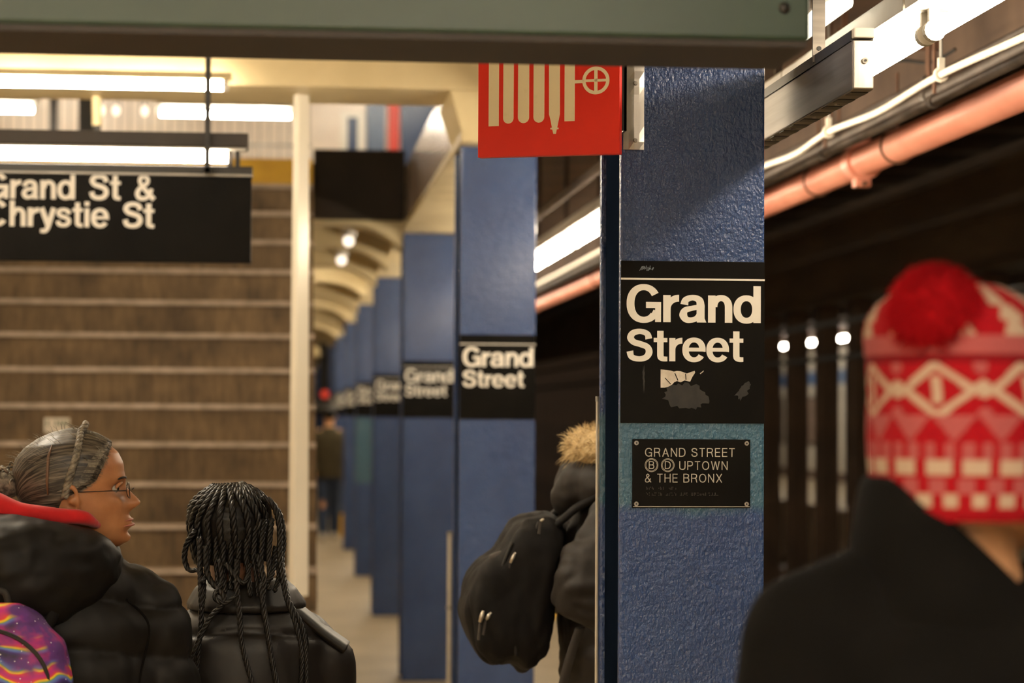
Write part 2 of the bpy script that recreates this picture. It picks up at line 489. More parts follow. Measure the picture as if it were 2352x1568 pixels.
def put_text(mb, text, font, x, z, h, y, gap=0.085, space=0.45, depth=0.0, wscale=1.0, widths=None):
    """letters in the XZ plane facing -Y, at plane y; returns the x where the line ends"""
    k = 0
    for i, ch in enumerate(text):
        if ch == ' ':
            x += space*h; continue
        w, quads = font[ch]
        sx = h*wscale
        if widths:
            x, xe = widths[k]; sx = (xe-x)/w; k += 1
        for qi, q in enumerate(quads):
            yy = y-0.00002*(qi % 2)-0.000006*qi
            vs = [(x+px*sx, yy, z+pz*h) for px, pz in q]
            ar = sum((vs[i][0]*vs[(i+1) % 4][2]-vs[(i+1) % 4][0]*vs[i][2]) for i in range(4))
            if ar < 0:
                vs = vs[::-1]
            if depth:
                bk = [(a, y+depth, c) for a, _, c in vs]
                mb.add(vs+bk, [(0, 1, 2, 3), (0, 4, 5, 1), (1, 5, 6, 2), (2, 6, 7, 3), (3, 7, 4, 0)])
            else:
                mb.add(vs, [(0, 1, 2, 3)])
        x += w*sx+gap*h
    return x

# ================================================================== the setting
def sbox(name, mat, x0, x1, y0, y1, z0, z1):
    return struct(MB().box(x0, x1, y0, y1, z0, z1).build(name, mat))

sbox('floor', 'floor_concrete', -3.2, 2.4, -7, 75, -0.3, 0)
edge_strip = sbox('trim_1', 'yellow_paint', 2.2, 2.4, -7, 75, 0.0, 0.008)
sbox('floor_trackway', 'track_dark', 2.4, 9.9, -7, 75, -1.5, -1.2)
sbox('floor_opposite', 'floor_concrete', 9.9, 14.2, -7, 75, -1.2, 0)
sbox('wall_left', 'tile_white', -3.4, -3.2, -7, 75, 0, 4.7)
sbox('wall_back', 'tile_white', -3.4, 14.2, -7.2, -7, -1.2, 4.7)
sbox('wall_far', 'cream_dirty', -3.4, 14.2, 75, 75.2, -1.2, 4.7)
ow = sbox('wall_opposite', 'tile_white', 14.0, 14.2, -7, 75, 0, 3.4)
MB().box(13.985, 14.0, 20, 75, 2.5, 2.85).build('tile_band', 'tile_blue', ow)
MB().box(13.985, 14.0, 20, 75, 0.0, 0.25).build('tile_base', 'brown_ceiling', ow)
sbox('ceiling', 'cream_paint', -3.2, 1.06, -7, 9.2, 3.3, 3.45)
sbox('ceiling_edge', 'brown_ceiling', 1.06, 2.5, -7, 75, 3.12, 3.3)
sbox('ceiling_opposite', 'brown_ceiling', 9.7, 14.2, -7, 75, 3.4, 3.6)
ct = sbox('ceiling_trackway', 'track_dark', 2.5, 9.9, -7, 75, 4.25, 4.45)
bme = MB().box(0, 7.2, -0.15, 0.15, 0, 0.28)
b0 = bme.build('ceiling_beam', 'track_dark', ct); b0.location = (2.5, 14.9, 3.97)
for k in range(1, 32):
    b = b0.copy(); COL.objects.link(b); b.location = (2.5, 14.9+1.524*k, 3.97); b.parent = ct
sbox('wall_edge', 'brown_ceiling', 2.36, 2.5, -7, 75, 2.84, 3.12)
sbox('wall_trackside', 'track_dark', 2.4, 2.5, -7, 75, 3.3, 4.7)
sbox('wall_trackside_lower', 'track_dark', 9.7, 9.9, -7, 75, 3.6, 4.7)
# the mezzanine above the stairs
sbox('ceiling_mezzanine', 'cream_paint', -3.2, 2.5, 9.2, 22, 4.7, 4.85)
sbox('wall_stairhead', 'cream_paint', -3.2, 2.5, 9.2, 9.35, 3.45, 4.7)
mw = sbox('wall_mezzanine', 'mezz_wall', -3.2, 2.5, 20, 20.2, 3.18, 4.7)
sbox('floor_mezzanine', 'cream_dirty', -3.2, 1.06, 14.0, 75, 2.96, 3.18)
sbox('wall_stairwell', 'tile_white', -2.2, -2.06, 9.3, 14.0, 0, 3.2)

# cream cross beam in front of the stairs, carried by the second column
beam = struct(MB().box(-3.2, 1.06, 9.2, 9.72, 2.957, 3.44).build('trim_2', 'cream_paint', bevel=0.012))
cap = MB()
cap.loft([[(0.715, 9.32, 2.76), (1.055, 9.32, 2.76), (1.055, 9.84, 2.76), (0.715, 9.84, 2.76)],
          [(0.715, 9.30, 2.80), (1.055, 9.30, 2.80), (1.055, 9.86, 2.80), (0.715, 9.86, 2.80)],
          [(0.66, 9.22, 2.957), (1.058, 9.22, 2.957), (1.058, 9.9, 2.957), (0.66, 9.9, 2.957)]])
cap.build('column_capital', 'cream_paint', beam, bevel=0.006)

# girder running over the columns, open beside the stairs
gd = struct(MB().box(0.735, 1.04, 9.98, 14.0, 2.8, 3.17).build('trim_3', 'girder_face'))
MB().box(0.715, 1.05, 9.93, 14.0, 2.76, 2.80).build('bottom_flange', 'cream_dirty', gd, bevel=0.004)
MB().box(0.728, 1.045, 9.72, 9.98, 2.82, 2.957).build('gap_shade', 'fascia_brown', gd)  # dark block in the gap by the capital; its colour carries the shade
g2 = struct(MB().box(0.72, 1.05, 14.05, 74.9, 2.76, 2.96).build('trim_4', 'cream_paint'))
# dark fascia at the edge of the mezzanine slab
struct(MB().box(0.165, 0.724, 13.9, 14.0, 2.83, 3.255).build('trim_5', 'fascia_brown', bevel=0.006))
# arched cream beams under the mezzanine
def arch_beam(y, dz):
    poly = [(-2.0, 2.96), (-2.0, 2.82+dz)]
    for i in range(13):
        t = i/12
        poly.append((0.25+0.47*t, 2.82+dz-0.16*t*t*t))
    poly.append((0.72, 2.96))
    return MB().prism(poly, 'y', -0.16, 0.16)
ab = None
for k, y in enumerate((14.25, 16.2, 18.2, 20.4, 22.8, 25.4, 28.0, 31.0, 34.5, 38.5, 43, 48, 54)):
    o = arch_beam(y, 0.0).build('arched_beam', 'cream_paint', g2) if ab is None else ab.copy()
    if ab is None:
        ab = o
    else:
        COL.objects.link(o)
    o.location = (0, y, 0)

# ================================================================== stairs
RISE, TREAD, SY = 0.187, 0.28, 9.28
stairs = thing('staircase', 'wide worn concrete staircase with dirty brown risers and a yellow top step', 'stairs', (-2.05, SY, 0))
SW = 2.205
for k in range(17):
    y0 = k*TREAD; z0 = k*RISE
    nx = 30
    top = k == 16
    m = MB().box(0, SW, y0, y0+TREAD+(0.05 if not top else 0.24), max(0, z0-0.16), z0+RISE-0.004)
    st = m.build('step', 'yellow_paint' if top else 'stair_concrete', stairs, label='yellow painted top step' if top else None)
    if not top:
        nm = MB()
        # slightly wavy worn nosing strip
        rings = []
        for i in range(nx+1):
            x = SW*i/nx
            w = 0.003*mnoise.noise(Vector((x*3.1, k*7.7, 0)))
            w2 = 0.002*mnoise.noise(Vector((x*5.1, k*3.7, 4)))
            a, b_ = y0-0.016+w, y0+0.03
            rings.append([(x, a, z0+RISE-0.026+w2), (x, b_, z0+RISE-0.026), (x, b_, z0+RISE+0.001), (x, a+0.004, z0+RISE+0.001+w2)])
        nm.loft(rings)
        nm.build('nosing', 'nosing_metal', st)
MB().box(SW, SW+0.012, 0.02, 0.06, 0.0, 0.12).build('edge_plate', 'black_metal', stairs)
tk = thing('riser_sticker', 'small white notice stuck on a stair riser just above the head in glasses', 'sticker', (-1.19, SY+8*TREAD-0.001, 1.535))
sb = MB().box(0, 0.125, -0.002, 0, 0.0, 0.075).build('paper', 'sticker_white', tk)
pm('ink_green', (0.06, 0.11, 0.05), None, 0.6)
for i, x in enumerate((0.012, 0.055, 0.075, 0.092, 0.108)):
    MB().box(x, x+0.009, -0.0028, -0.002, 0.035, 0.062).build('printed_mark', 'ink_green', sb)

# pale square post in front of the stairs
post = thing('square_post', 'tall pale square post with a sleeve standing on the bottom stair', 'post', (0.060, 9.42, 0.183), math.radians(24))
m = MB()
m.loft([[(-0.031, -0.030, 0.705), (0.036, -0.030, 0.705), (0.036, 0.030, 0.705), (-0.031, 0.030, 0.705)],
        [(-0.026, -0.026, 2.772), (0.024, -0.026, 2.772), (0.024, 0.026, 2.772), (-0.026, 0.026, 2.772)]])
m.build('sleeve', 'white_post', post, bevel=0.005)
MB().box(-0.016, 0.02, -0.02, 0.02, 0.0, 0.71).build('core', 'galvanised', post)
MB().box(-0.06, 0.06, -0.06, 0.06, 0.0, 0.012).build('foot_plate', 'galvanised', post)

# ================================================================== columns and their signs
COLX, COLW, COLD, COLH = 0.725, 0.32, 0.33, 2.76
COLY = [4.9+4.57*i for i in range(12)]
def make_column(name, label, mat, n=1):
    t = thing(name, label, 'column', (COLX, COLY[0], 0), group='blue steel platform columns')
    m = MB()
    # outer flange: dense grid would be wasted, the paint relief is in the material
    m.box(0, COLW, 0, 0.024, 0, COLH).build('front_flange', mat, t, bevel=0.006)
    MB().box(0, COLW, COLD-0.024, COLD, 0, COLH).build('back_flange', mat, t, bevel=0.006)
    MB().box(0.012, 0.03, 0.024, COLD-0.024, 0, COLH).build('side_plate', 'recess_black', t)
    MB().box(COLW-0.03, COLW-0.012, 0.024, COLD-0.024, 0, COLH).build('side_plate', 'recess_black', t)
    return t
ORD = ['', 'second', 'third', 'fourth', 'fifth', 'sixth', 'seventh', 'eighth', 'ninth', 'tenth', 'eleventh', 'twelfth']
c_teal = make_column('steel_column', 'glossy blue steel column holding the red hose sign and black rail plaque', 'blue_paint_teal')
c_plain = make_column('steel_column', 'blue steel column with a cream capital, next behind the one with the plaque', 'blue_paint')
c_plain.location = (COLX, COLY[1], 0)
for i in range(2, 12):
    lab = 'blue steel column under the mezzanine, %s along from the one with the plaque' % ORD[i]
    if i == 4:
        c = make_column('steel_column', lab, 'blue_paint_teal_low')
        c.location = (COLX, COLY[i], 0)
    else:
        copy_thing(c_plain, (COLX, COLY[i], 0), lab)

SX = COLW
GR = [(0.0136, 0.0900), (0.0942, 0.1293), (0.1293, 0.1895), (0.1933, 0.2470), (0.2495, 0.3102)]
ST = [(0.0136, 0.0714), (0.0735, 0.1037), (0.1078, 0.1367), (0.1367, 0.1883), (0.1896, 0.2400), (0.2412, 0.2717)]
def make_sign(label):
    t = thing('station_sign', label, 'sign', (COLX, COLY[0], 1.617), group='black name signs on the columns')
    MB().box(0.001, SX-0.001, -0.004, 0.0, 0, 0.353).build('panel', 'black_enamel', t, bevel=0.001)
    MB().box(0.001, SX-0.001, -0.0052, -0.004, 0.3115, 0.3155).build('white_stripe', 'white_enamel', t)
    a = MB(); put_text(a, 'Grand', BOLD, 0, 0.2195, 0.0805, -0.0048, widths=GR)
    a.build('lettering', 'white_enamel', t, flat_mesh=True, label='white word Grand')
    a = MB(); put_text(a, 'Street', BOLD, 0, 0.1345, 0.0690, -0.0048, widths=ST)
    a.build('lettering', 'white_enamel', t, flat_mesh=True, label='white word Street')
    return t
s1 = make_sign('black Grand Street sign with a torn white sticker and scuffs')
s2 = make_sign('clean black Grand Street sign on the column with the cream capital')
s2.location = (COLX, COLY[1], 1.617)
for i in range(2, 12):
    copy_thing(s2, (COLX, COLY[i], 1.617), 'black Grand Street sign on the %s blue column under the mezzanine' % ORD[i])
# wear on the first sign
pts = [(0.0890, 0.1165), (0.1010, 0.1155), (0.1120, 0.1140), (0.1180, 0.1120), (0.1250, 0.1135), (0.1320, 0.1130), (0.1400, 0.1105), (0.1470, 0.1080), (0.1560, 0.1115), (0.1640, 0.1140), (0.1650, 0.1100), (0.1590, 0.1010), (0.1540, 0.0905), (0.1480, 0.0915), (0.1420, 0.0930), (0.1330, 0.0890), (0.1250, 0.0915), (0.1190, 0.0890), (0.1140, 0.0835), (0.1060, 0.0790), (0.0980, 0.0770), (0.0890, 0.0768)]
tm = MB(); tm.prism(pts, 'y', -0.0054, -0.0046)
tst = tm.build('torn_sticker', 'sticker_white', s1, label='torn remains of a white sticker')
for (x0, z0, x1, z1) in ((0.098, 0.098, 0.111, 0.085), (0.120, 0.108, 0.127, 0.093), (0.1435, 0.1075, 0.1445, 0.0945)):
    q = MB(); d = 0.0012
    q.prism([(x0-d*0.4, z0), (x0+d, z0+d*0.6), (x1+d, z1), (x1-d*0.6, z1-d*0.4)], 'y', -0.0058, -0.0053)
    q.build('tear', 'black_enamel', tst)
MB().prism([(0.1755, 0.1085), (0.184, 0.1150), (0.1835, 0.1125), (0.1770, 0.1070)], 'y', -0.0052, -0.0046).build('sticker_scrap', 'sticker_white', s1)
rr = random.Random(3)
def ragged(cx, cz, rx, rz, n=22, j=0.35, tilt=0.0):
    out = []
    for i in range(n):
        a = 2*PI*i/n
        k = 1-j*rr.random()
        x, z = rx*k*math.cos(a), rz*k*math.sin(a)
        out.append((cx+x+z*tilt, cz+z))
    return out
MB().prism(ragged(0.144, 0.058, 0.055, 0.034, 40, 0.3, -0.3), 'y', -0.0043, -0.0039).build('scuff', 'smudge', s1)
MB().prism(ragged(0.271, 0.071, 0.017, 0.026, 26, 0.5, 0.5), 'y', -0.0044, -0.0039).build('scuff', 'smudge', s1)
MB().prism(ragged(0.052, 0.097, 0.0035, 0.034, 26, 0.6), 'y', -0.0043, -0.0039).build('scuff', 'smudge', s1)
pm('blue_chalk', (0.3, 0.36, 0.42), None, 0.7)
q = MB()
for i in range(14):
    x = 0.042+0.0022*i; z = 0.331+0.004*rr.random()
    q.tube([(x, -0.0045, z), (x+0.004*rr.random(), -0.0045, z+0.008*rr.random()+0.003)], 0.0006, 5)
q.build('scribble', 'blue_chalk', s1)

# thin conduits clipped to the corners of two columns
for (x, y, z1, r, lb) in ((0.7195, 5.215, 1.665, 0.0035, 'thin pale conduit clipped to the corner of the column with the plaque'), (0.712, 9.78, 1.12, 0.009, 'thin pale conduit rising beside the column with the cream capital')):
    cq = thing('corner_conduit', lb, 'conduit', (x, y, 0))
    MB().cyl((0, 0, 0), (0, 0, z1), r, None, 10).build('tube', 'cable_white', cq, smooth=False)
    MB().cyl((0, 0, z1), (0, 0, z1+0.012), r*1.3, None, 10).build('cap', 'galvanised', cq)
    for z in (0.3, 0.8):
        MB().cyl((0, 0, z), (0, 0, z+0.015), r*1.5, None, 10).build('clip', 'galvanised', cq)

# raised-letter plaque
pl = thing('rail_plaque', 'small black plaque with raised lettering and braille under the station sign', 'plaque', (0.7527, COLY[0], 1.433))
MB().box(0, 0.26, -0.005, 0, 0, 0.149).build('plate', 'black_enamel', pl, bevel=0.0012)
MB().box(0.002, 0.258, -0.0062, -0.005, 0.0018, 0.0035).build('lip', 'plaque_letter', pl)
def fit_line(text, x0, x1, z, h):
    a = MB(); e = put_text(a, text, THIN, 0, 0, h, 0, gap=0.24, space=0.48)
    k = (x1-x0)/(e-0.24*h)
    a = MB(); put_text(a, text, THIN, 0, z, h, -0.0064, gap=0.24, space=0.48, depth=0.0016)
    a.v = [(x0+x*k, y, zz) for x, y, zz in a.v]
    a.build('raised_line', 'plaque_letter', pl, label='raised line reading '+text)
fit_line('GRAND STREET', 0.0272, 0.2250, 0.1110, 0.0190)
fit_line('UPTOWN', 0.1030, 0.2095, 0.0825, 0.0190)
fit_line('& THE BRONX', 0.0272, 0.1975, 0.0550, 0.0190)
for ch, cx in (('B', 0.0418), ('D', 0.0775)):
    ring = MB()
    for rad in (0.0143, 0.0122):
        ring.tube([(cx+rad*math.cos(2*PI*i/32), -0.0054, 0.0925+rad*math.sin(2*PI*i/32)) for i in range(32)], 0.00062, 6, closed=True)
    o = ring.build('route_bullet', 'plaque_letter', pl, label='round raised route letter '+ch)
    a = MB(); w = THIN[ch][0]*0.0165
    put_text(a, ch, THIN, cx-w/2, 0.0845, 0.0165, -0.0064, depth=0.0016)
    a.build('route_letter', 'plaque_letter', o)
br = MB()
rb = random.Random(11)
for row, (z, xs) in enumerate(((0.0400, (0.031, 0.096)), (0.0275, (0.031, 0.190)))):
    x = xs[0]
    while x < xs[1]:
        if rb.random() > 0.16:
            for i in range(2):
                for j in range(3):
                    if rb.random() > 0.45:
                        br.sphere((x+i*0.0024, -0.0052, z+j*0.0024), 0.00085, 6, 4)
        x += 0.0062
br.build('braille', 'braille_highlight', pl, smooth=True)['kind'] = 'stuff'
for x in (0.0085, 0.2515):
    for z in (0.0085, 0.1405):
        s = MB(); s.cyl((x, -0.0075, z), (x, -0.004, z), 0.0048, 0.0055, 16)
        s = s.build('screw', 'stainless_polished', pl, smooth=False)
        MB().cyl((x, -0.0079, z), (x, -0.0072, z), 0.0018, None, 8).build('socket', 'black_metal', s)

# red hose sign with its bent steel bracket
RA = math.atan2(0.115, 0.2923)
rs = thing('hose_sign', 'red sign with cream fire hose and valve wheel symbols bolted to the column', 'sign', (0.4117, 4.880, 2.187), -RA)
RWd = 0.314
MB().box(0, RWd, -0.004, 0.018, 0, 0.40).build('panel', 'red_enamel', rs, bevel=0.002)
k = 0.0003925
def rx(c): return (c-1068)*k
def rz(c): return (640-c)*k
def bar(c0, c1, bottom, rounded):
    x0, x1, z0 = rx(c0), rx(c1), rz(bottom)
    if rounded:
        r = (x1-x0)/2
        poly = [(x0, 0.36)]+[(x0+r-r*math.cos(PI*i/12), z0+r-r*math.sin(PI*i/12)) for i in range(13)]+[(x1, 0.36)]
    else:
        poly = [(x0, 0.36), (x0, z0), (x1, z0), (x1, 0.36)]
    MB().prism(poly, 'y', -0.0052, -0.004).build('hose_bar', 'cream_print', rs)
bar(1130, 1188, 470, False)
bar(1213, 1272, 458, True); bar(1297, 1360, 458, True); bar(1385, 1446, 458, True)
bar(1560, 1617, 455, False)
MB().prism([(rx(1470), 0.36), (rx(1473), rz(415)), (rx(1480), rz(440)), (rx(1490), rz(488)), (rx(1481), rz(489)), (rx(1481), rz(497)), (rx(1492), rz(498)), (rx(1498), rz(522)),
            (rx(1512), rz(522)), (rx(1517), rz(498)), (rx(1527), rz(497)), (rx(1527), rz(489)), (rx(1519), rz(488)), (rx(1529), rz(440)), (rx(1534), rz(415)), (rx(1532), 0.36)],
           'y', -0.0052, -0.004).build('hose_nozzle', 'cream_print', rs)
MB().box(rx(1617), rx(1668), -0.0052, -0.004, rz(250), rz(232)).build('valve_stem', 'cream_print', rs)
wm = MB()
cx, cz = rx(1735), rz(238)
for i in range(48):
    a, b = 2*PI*i/48, 2*PI*(i+1)/48
    wm.add([(cx+r*math.cos(t), -0.0052, cz+r*math.sin(t)) for r, t in ((76*k, a), (76*k, b), (57*k, b), (57*k, a))], [(0, 1, 2, 3)])
wm.box(cx-9*k, cx+9*k, -0.0054, -0.004, cz-60*k, cz+60*k)
wm.box(cx-60*k, cx+60*k, -0.0054, -0.004, cz-7*k, cz+7*k)
wm.build('valve_wheel', 'cream_print', rs)
# bracket in world axes: undo the sign's turn
inv = Matrix.Rotation(RA, 4, 'Z') @ Matrix.Translation((-0.4117, -4.880, -2.187))
bk = MB()
prof = [(0.7305, 4.896), (0.742, 4.895), (0.7535, 4.894), (0.765, 4.895), (0.776, 4.896)]
rings = []
for z in np.linspace(2.2123, 2.47, 16):
    row = []
    for x, y in prof:
        w = 0.0035*math.exp(-((z-2.232)/0.016)**2)+0.0035*math.exp(-((z-2.357)/0.016)**2); w *= (1 if 0.745 < x < 0.77 else 0.2)
        row.append((x, y-abs(w)*0.6, z))
    rings.append(row+[(x, 4.8995, z) for x, y in prof[::-1]])
bk.loft(rings)
bk.v = [tuple(inv @ Vector(p)) for p in bk.v]
br_o = bk.build('bracket', 'stainless_polished', rs, label='dented stainless steel bracket plate')
am = MB().box(0.716, 0.7215, 4.79, 4.899, 2.24, 2.46); am.box(0.700, 0.7215, 4.79, 4.795, 2.24, 2.46); am.box(0.716, 0.7303, 4.8955, 4.899, 2.24, 2.46)
am.v = [tuple(inv @ Vector(p)) for p in am.v]
am.build('bracket_arm', 'black_metal', rs)
for z in (2.232, 2.357):
    s = MB(); s.cyl((0.756, 4.886, z), (0.756, 4.893, z), 0.004, 0.005, 14); s.v = [tuple(inv @ Vector(p)) for p in s.v]
    s.build('bolt', 'galvanised', br_o)

# ================================================================== green box overhead
gb = thing('overhead_box', 'long green painted steel box with a dark underside hanging across the platform', 'overhead box', (0, 3.4, 2.2))
MB().box(-2.4, 0.795, 0.0, 0.225, 0.006, 0.5).build('casing', 'green_paint', gb, bevel=0.006)
MB().box(-2.4, 0.79, 0.004, 0.228, -0.004, 0.006).build('underside', 'soffit_dark', gb)
for x in (0.755, -0.5, -1.75):
    s = MB(); s.sphere((x, 0, 0.055), (0.009, 0.005, 0.009), 12, 8)
    s.build('bolt', 'black_metal', gb)
for x in (0.55, -1.9):
    MB().box(x-0.02, x+0.02, 0.09, 0.13, 0.5, 1.1).build('hanger', 'black_metal', gb)

# stainless box hanging beside the first column, next to the tubes
hb = thing('steel_housing', 'long brushed steel box with black lid and slotted underside beside the column', 'housing', (1.132, 4.47, 2.290))
MB().box(0.0, 0.043, 0.0, 1.3, 0.0, 0.1).build('body', 'stainless', hb, bevel=0.003)
MB().box(-0.002, 0.045, 0.006, 1.3, 0.1, 0.121).build('lid', 'black_metal', hb)
ec = MB().box(0.001, 0.042, -0.006, 0.0, 0.002, 0.1).build('end_cap', 'stainless_polished', hb, bevel=0.002)
s = MB(); s.cyl((0.024, -0.011, 0.058), (0.024, -0.005, 0.058), 0.0062, None, 16); s = s.build('cap_bolt', 'galvanised', ec)
MB().cyl((0.024, -0.0125, 0.058), (0.024, -0.010, 0.058), 0.003, None, 6).build('bolt_head', 'black_metal', s)
MB().box(0.0, 0.044, -0.012, 0.02, 0.104, 0.124).build('end_block', 'housing_white', hb, bevel=0.003, label='pale plastic end block')
for i in range(12):
    MB().box(0.004, 0.04, 0.03+0.104*i, 0.075+0.104*i, -0.0015, 0.001).build('slot', 'black_metal', hb)
    if i % 2:
        s = MB().cyl((0.02, 0.105+0.104*i, -0.003), (0.02, 0.105+0.104*i, 0.001), 0.006, None, 10)
        s.build('rivet', 'galvanised', hb)
for y in (0.32, 1.15):
    h = MB().box(-0.006, 0.021, y, y+0.006, 0.105, 0.81).build('hanger_bar', 'stainless', hb)
    MB().cyl((0.0075, y-0.002, 0.135), (0.0075, y+0.001, 0.135), 0.005, None, 12).build('hole', 'black_metal', h)

# ================================================================== fluorescent fittings
def tube_fitting(label, length, axis='y', group=None, z_house=0.05, glow='tube_glow', wide=0.12, r=0.019, hh=0.055, hmat='housing_white'):
    """origin at the middle of the near end, at tube height"""
    t = thing('fluorescent_light', label, 'light', group=group)
    def P(a, b, c): return (a, b, c) if axis == 'y' else (b, a, c)
    def bx(a0, a1, b0, b1, c0, c1):
        return MB().box(a0, a1, b0, b1, c0, c1) if axis == 'y' else MB().box(b0, b1, a0, a1, c0, c1)
    m = MB(); m.cyl(P(0, 0.03, 0), P(0, length-0.03, 0), r, None, 14)
    m.build('tube', glow, t, smooth=False)
    for y0 in (0.012, length-0.034):
        m = MB(); m.cyl(P(0, y0, 0), P(0, y0+0.022, 0), r+0.005, None, 16)
        m.build('end_ring', 'housing_white', t)
        y1 = y0+0.006
        bx(-0.012, 0.012, y1, y1+0.014, 0.012, z_house+0.01).build('lampholder', 'housing_white', t)
    bx(-wide/2, wide/2, 0.0, length, z_house, z_house+hh).build('channel', hmat, t, bevel=0.004)
    return t
LX, LZ = 1.42, 2.485
lrow = tube_fitting('bare fluorescent tube in the row above the platform edge', 1.235, 'y', 'tube lights along the platform edge')
hg = MB().box(-0.01, 0.01, 0.3, 0.32, 0.1, 0.64).build('hanger', 'conduit_grey', lrow)
lrow.location = (LX, 4.92, LZ)
for k in list(range(-1, 0))+list(range(1, 22)):
    copy_thing(lrow, (LX, 4.92+1.25*k, LZ), 'bare fluorescent tube with an open round end guard, last in the edge row' if k == -1 else None)
# beam light, sign light, mezzanine lights
bl = tube_fitting('fluorescent tube along the lower edge of the cream beam', 1.22, 'x', 'tube lights along the cream beam', 0.021, wide=0.05, hh=0.03, hmat='cream_dirty')
bl.location = (-1.44, 9.06, 2.934)
copy_thing(bl, (-2.7, 9.06, 2.934))
ml = tube_fitting('fluorescent tube above the mezzanine beyond the black exit sign', 1.02, 'x', None, 0.05, 'tube_glow_cool')
ml.location = (-0.965, 17.0, 3.862)
MB().box(0.2, 0.22, -0.01, 0.01, 0.1, 0.85).build('hanger', 'conduit_grey', ml)
MB().box(0.8, 0.82, -0.01, 0.01, 0.1, 0.85).build('hanger', 'conduit_grey', ml)
m2 = copy_thing(ml, (-2.85, 17.0, 3.87), 'fluorescent tube at the stairwell side of the mezzanine')
mh = tube_fitting('unseen fluorescent tube added high up to brighten the mezzanine wall', 1.22, 'x', 'unseen tube lights added at the mezzanine wall', 0.05, 'tube_glow_cool')  # added above the visible part of the wall, only to brighten it
MB().box(0.6, 0.62, -0.01, 0.01, 0.1, 0.2).build('hanger', 'conduit_grey', mh)
mh.location = (-2.4, 18.95, 4.5)
for x in (0.2,):
    copy_thing(mh, (x, 18.95, 4.5))
# unseen tubes added to brighten the column fronts and the people
bk_l = tube_fitting('unseen fluorescent tube added under the platform ceiling to brighten the column fronts', 1.22, 'y', 'unseen tube lights added over the waiting area', 0.05, 'tube_glow_fill')
bk_l.location = (-1.3, -0.6, 3.2)
for p in ((-1.3, -3.2, 3.2), (-1.3, 5.2, 3.2), (0.9, -0.4, 3.1), (0.35, -1.6, 3.1), (0.35, -3.0, 3.1), (0.35, -4.4, 3.1), (0.35, -5.8, 3.1)):
    copy_thing(bk_l, p)
sw = tube_fitting('unseen fluorescent tube added high over the stairwell to brighten the steps', 1.22, 'x', 'unseen tube lights added over the stairwell', 0.05)  # added out of view above the beam to brighten the yellow step
sw.location = (-1.6, 10.7, 4.5)
MB().box(0.6, 0.62, -0.01, 0.01, 0.1, 0.2).build('hanger', 'conduit_grey', sw)
copy_thing(sw, (-0.3, 10.7, 4.5))
# under the mezzanine
um = tube_fitting('fluorescent tube under the mezzanine ceiling', 1.22, 'y', 'tube lights under the mezzanine', 0.04)
um.location = (0.1, 18.8, 2.90)
for y in (23.5, 29, 35, 42, 50):
    copy_thing(um, (0.1, y, 2.90))
# opposite platform
ol = tube_fitting('fluorescent tube above the opposite platform across the tracks', 1.235, 'y', 'tube lights over the opposite platform', 0.04, 'tube_glow_cool', r=0.03)
ol.location = (10.9, 33.0, 3.19)
MB().box(-0.01, 0.01, 0.3, 0.32, 0.09, 0.21).build('hanger', 'conduit_grey', ol)
for k in range(1, 24):
    copy_thing(ol, (10.9, 33.0+1.25*k, 3.19))
# globes on the ceiling below the mezzanine
for i, (x, y, z) in enumerate(((0.42, 15.3, 2.80), (0.42, 17.2, 2.80))):
    g = thing('dome_lamp', ('small glowing dome lamp on the %s bay of ceiling under the mezzanine' % ('first', 'second')[i]), 'light', (x, y, z))
    MB().sphere((0, 0, 0), 0.036, 14, 10).build('globe', 'globe_glow', g, smooth=True)
    MB().cyl((0, 0, 0.03), (0, 0, 0.16), 0.05, 0.06, 14).build('mount', 'housing_white', g)
# bulkhead light by the steel housing
wl = thing('bulkhead_light', 'small glowing lens light on the ceiling behind the steel housing', 'light', (1.33, 5.35, 2.62))
MB().box(-0.05, 0.03, 0, 0.5, 0.0, 0.045).build('lens', emit('lens_glow', (1.0, 0.95, 0.72), 3.0), wl, bevel=0.012)
MB().box(-0.06, 0.04, -0.01, 0.51, 0.045, 0.5).build('base', 'brown_ceiling', wl)

# ================================================================== exit sign over the stairs
ex = thing('exit_sign', 'long black hanging sign reading Grand St & Chrystie St in front of the stairs', 'sign', (-0.1205, 8.0, 2.159))
XS = 1/654.0
def ex_x(c): return (c/3.564-577)*XS
MB().box(-1.75, 0.0, -0.02, 0.02, 0.0, 0.30).build('panel', 'black_enamel', ex, bevel=0.002)
MB().box(-1.75, 0.003, -0.026, 0.026, 0.30, 0.338).build('top_rail', 'black_metal', ex, bevel=0.003)
MB().box(-1.75, 0.003, -0.0275, -0.0255, 0.302, 0.309).build('rail_strip', 'galvanised', ex)
lz1 = (605-465.2)*XS; lz2 = (605-527.7)*XS
for word, zz, wd in (('Grand', lz1, ((-85, 110), (125, 210), (213, 350), (362, 487), (497, 640))), ('St', lz1, ((752, 910), (918, 1003))), ('&', lz1, ((1117, 1282),)),
                     ('Chrystie', lz2, ((-82, 110), (122, 250), (265, 355), (355, 492), (488, 614), (620, 703), (717, 755), (768, 912))), ('St', lz2, ((1022, 1184), (1187, 1275)))):
    a = MB()
    put_text(a, word, BOLD, 0, zz, 0.0885, -0.0215, widths=[(ex_x(p), ex_x(q)) for p, q in wd])
    a.build('lettering', 'white_enamel', ex, flat_mesh=True, label='white lettering reading '+word)
for x in (-0.152, -1.5):
    MB().box(x-0.011, x+0.009, -0.066, -0.06, 0.31, 1.14).build('hanger_strap', 'black_metal', ex)
    MB().box(x-0.011, x+0.009, -0.066, -0.02, 0.31, 0.33).build('strap_tab', 'black_metal', ex)
sl = thing('sign_light', 'fluorescent fitting with dark hood mounted just above the black exit sign', 'light', (-0.1205, 8.0, 2.53))
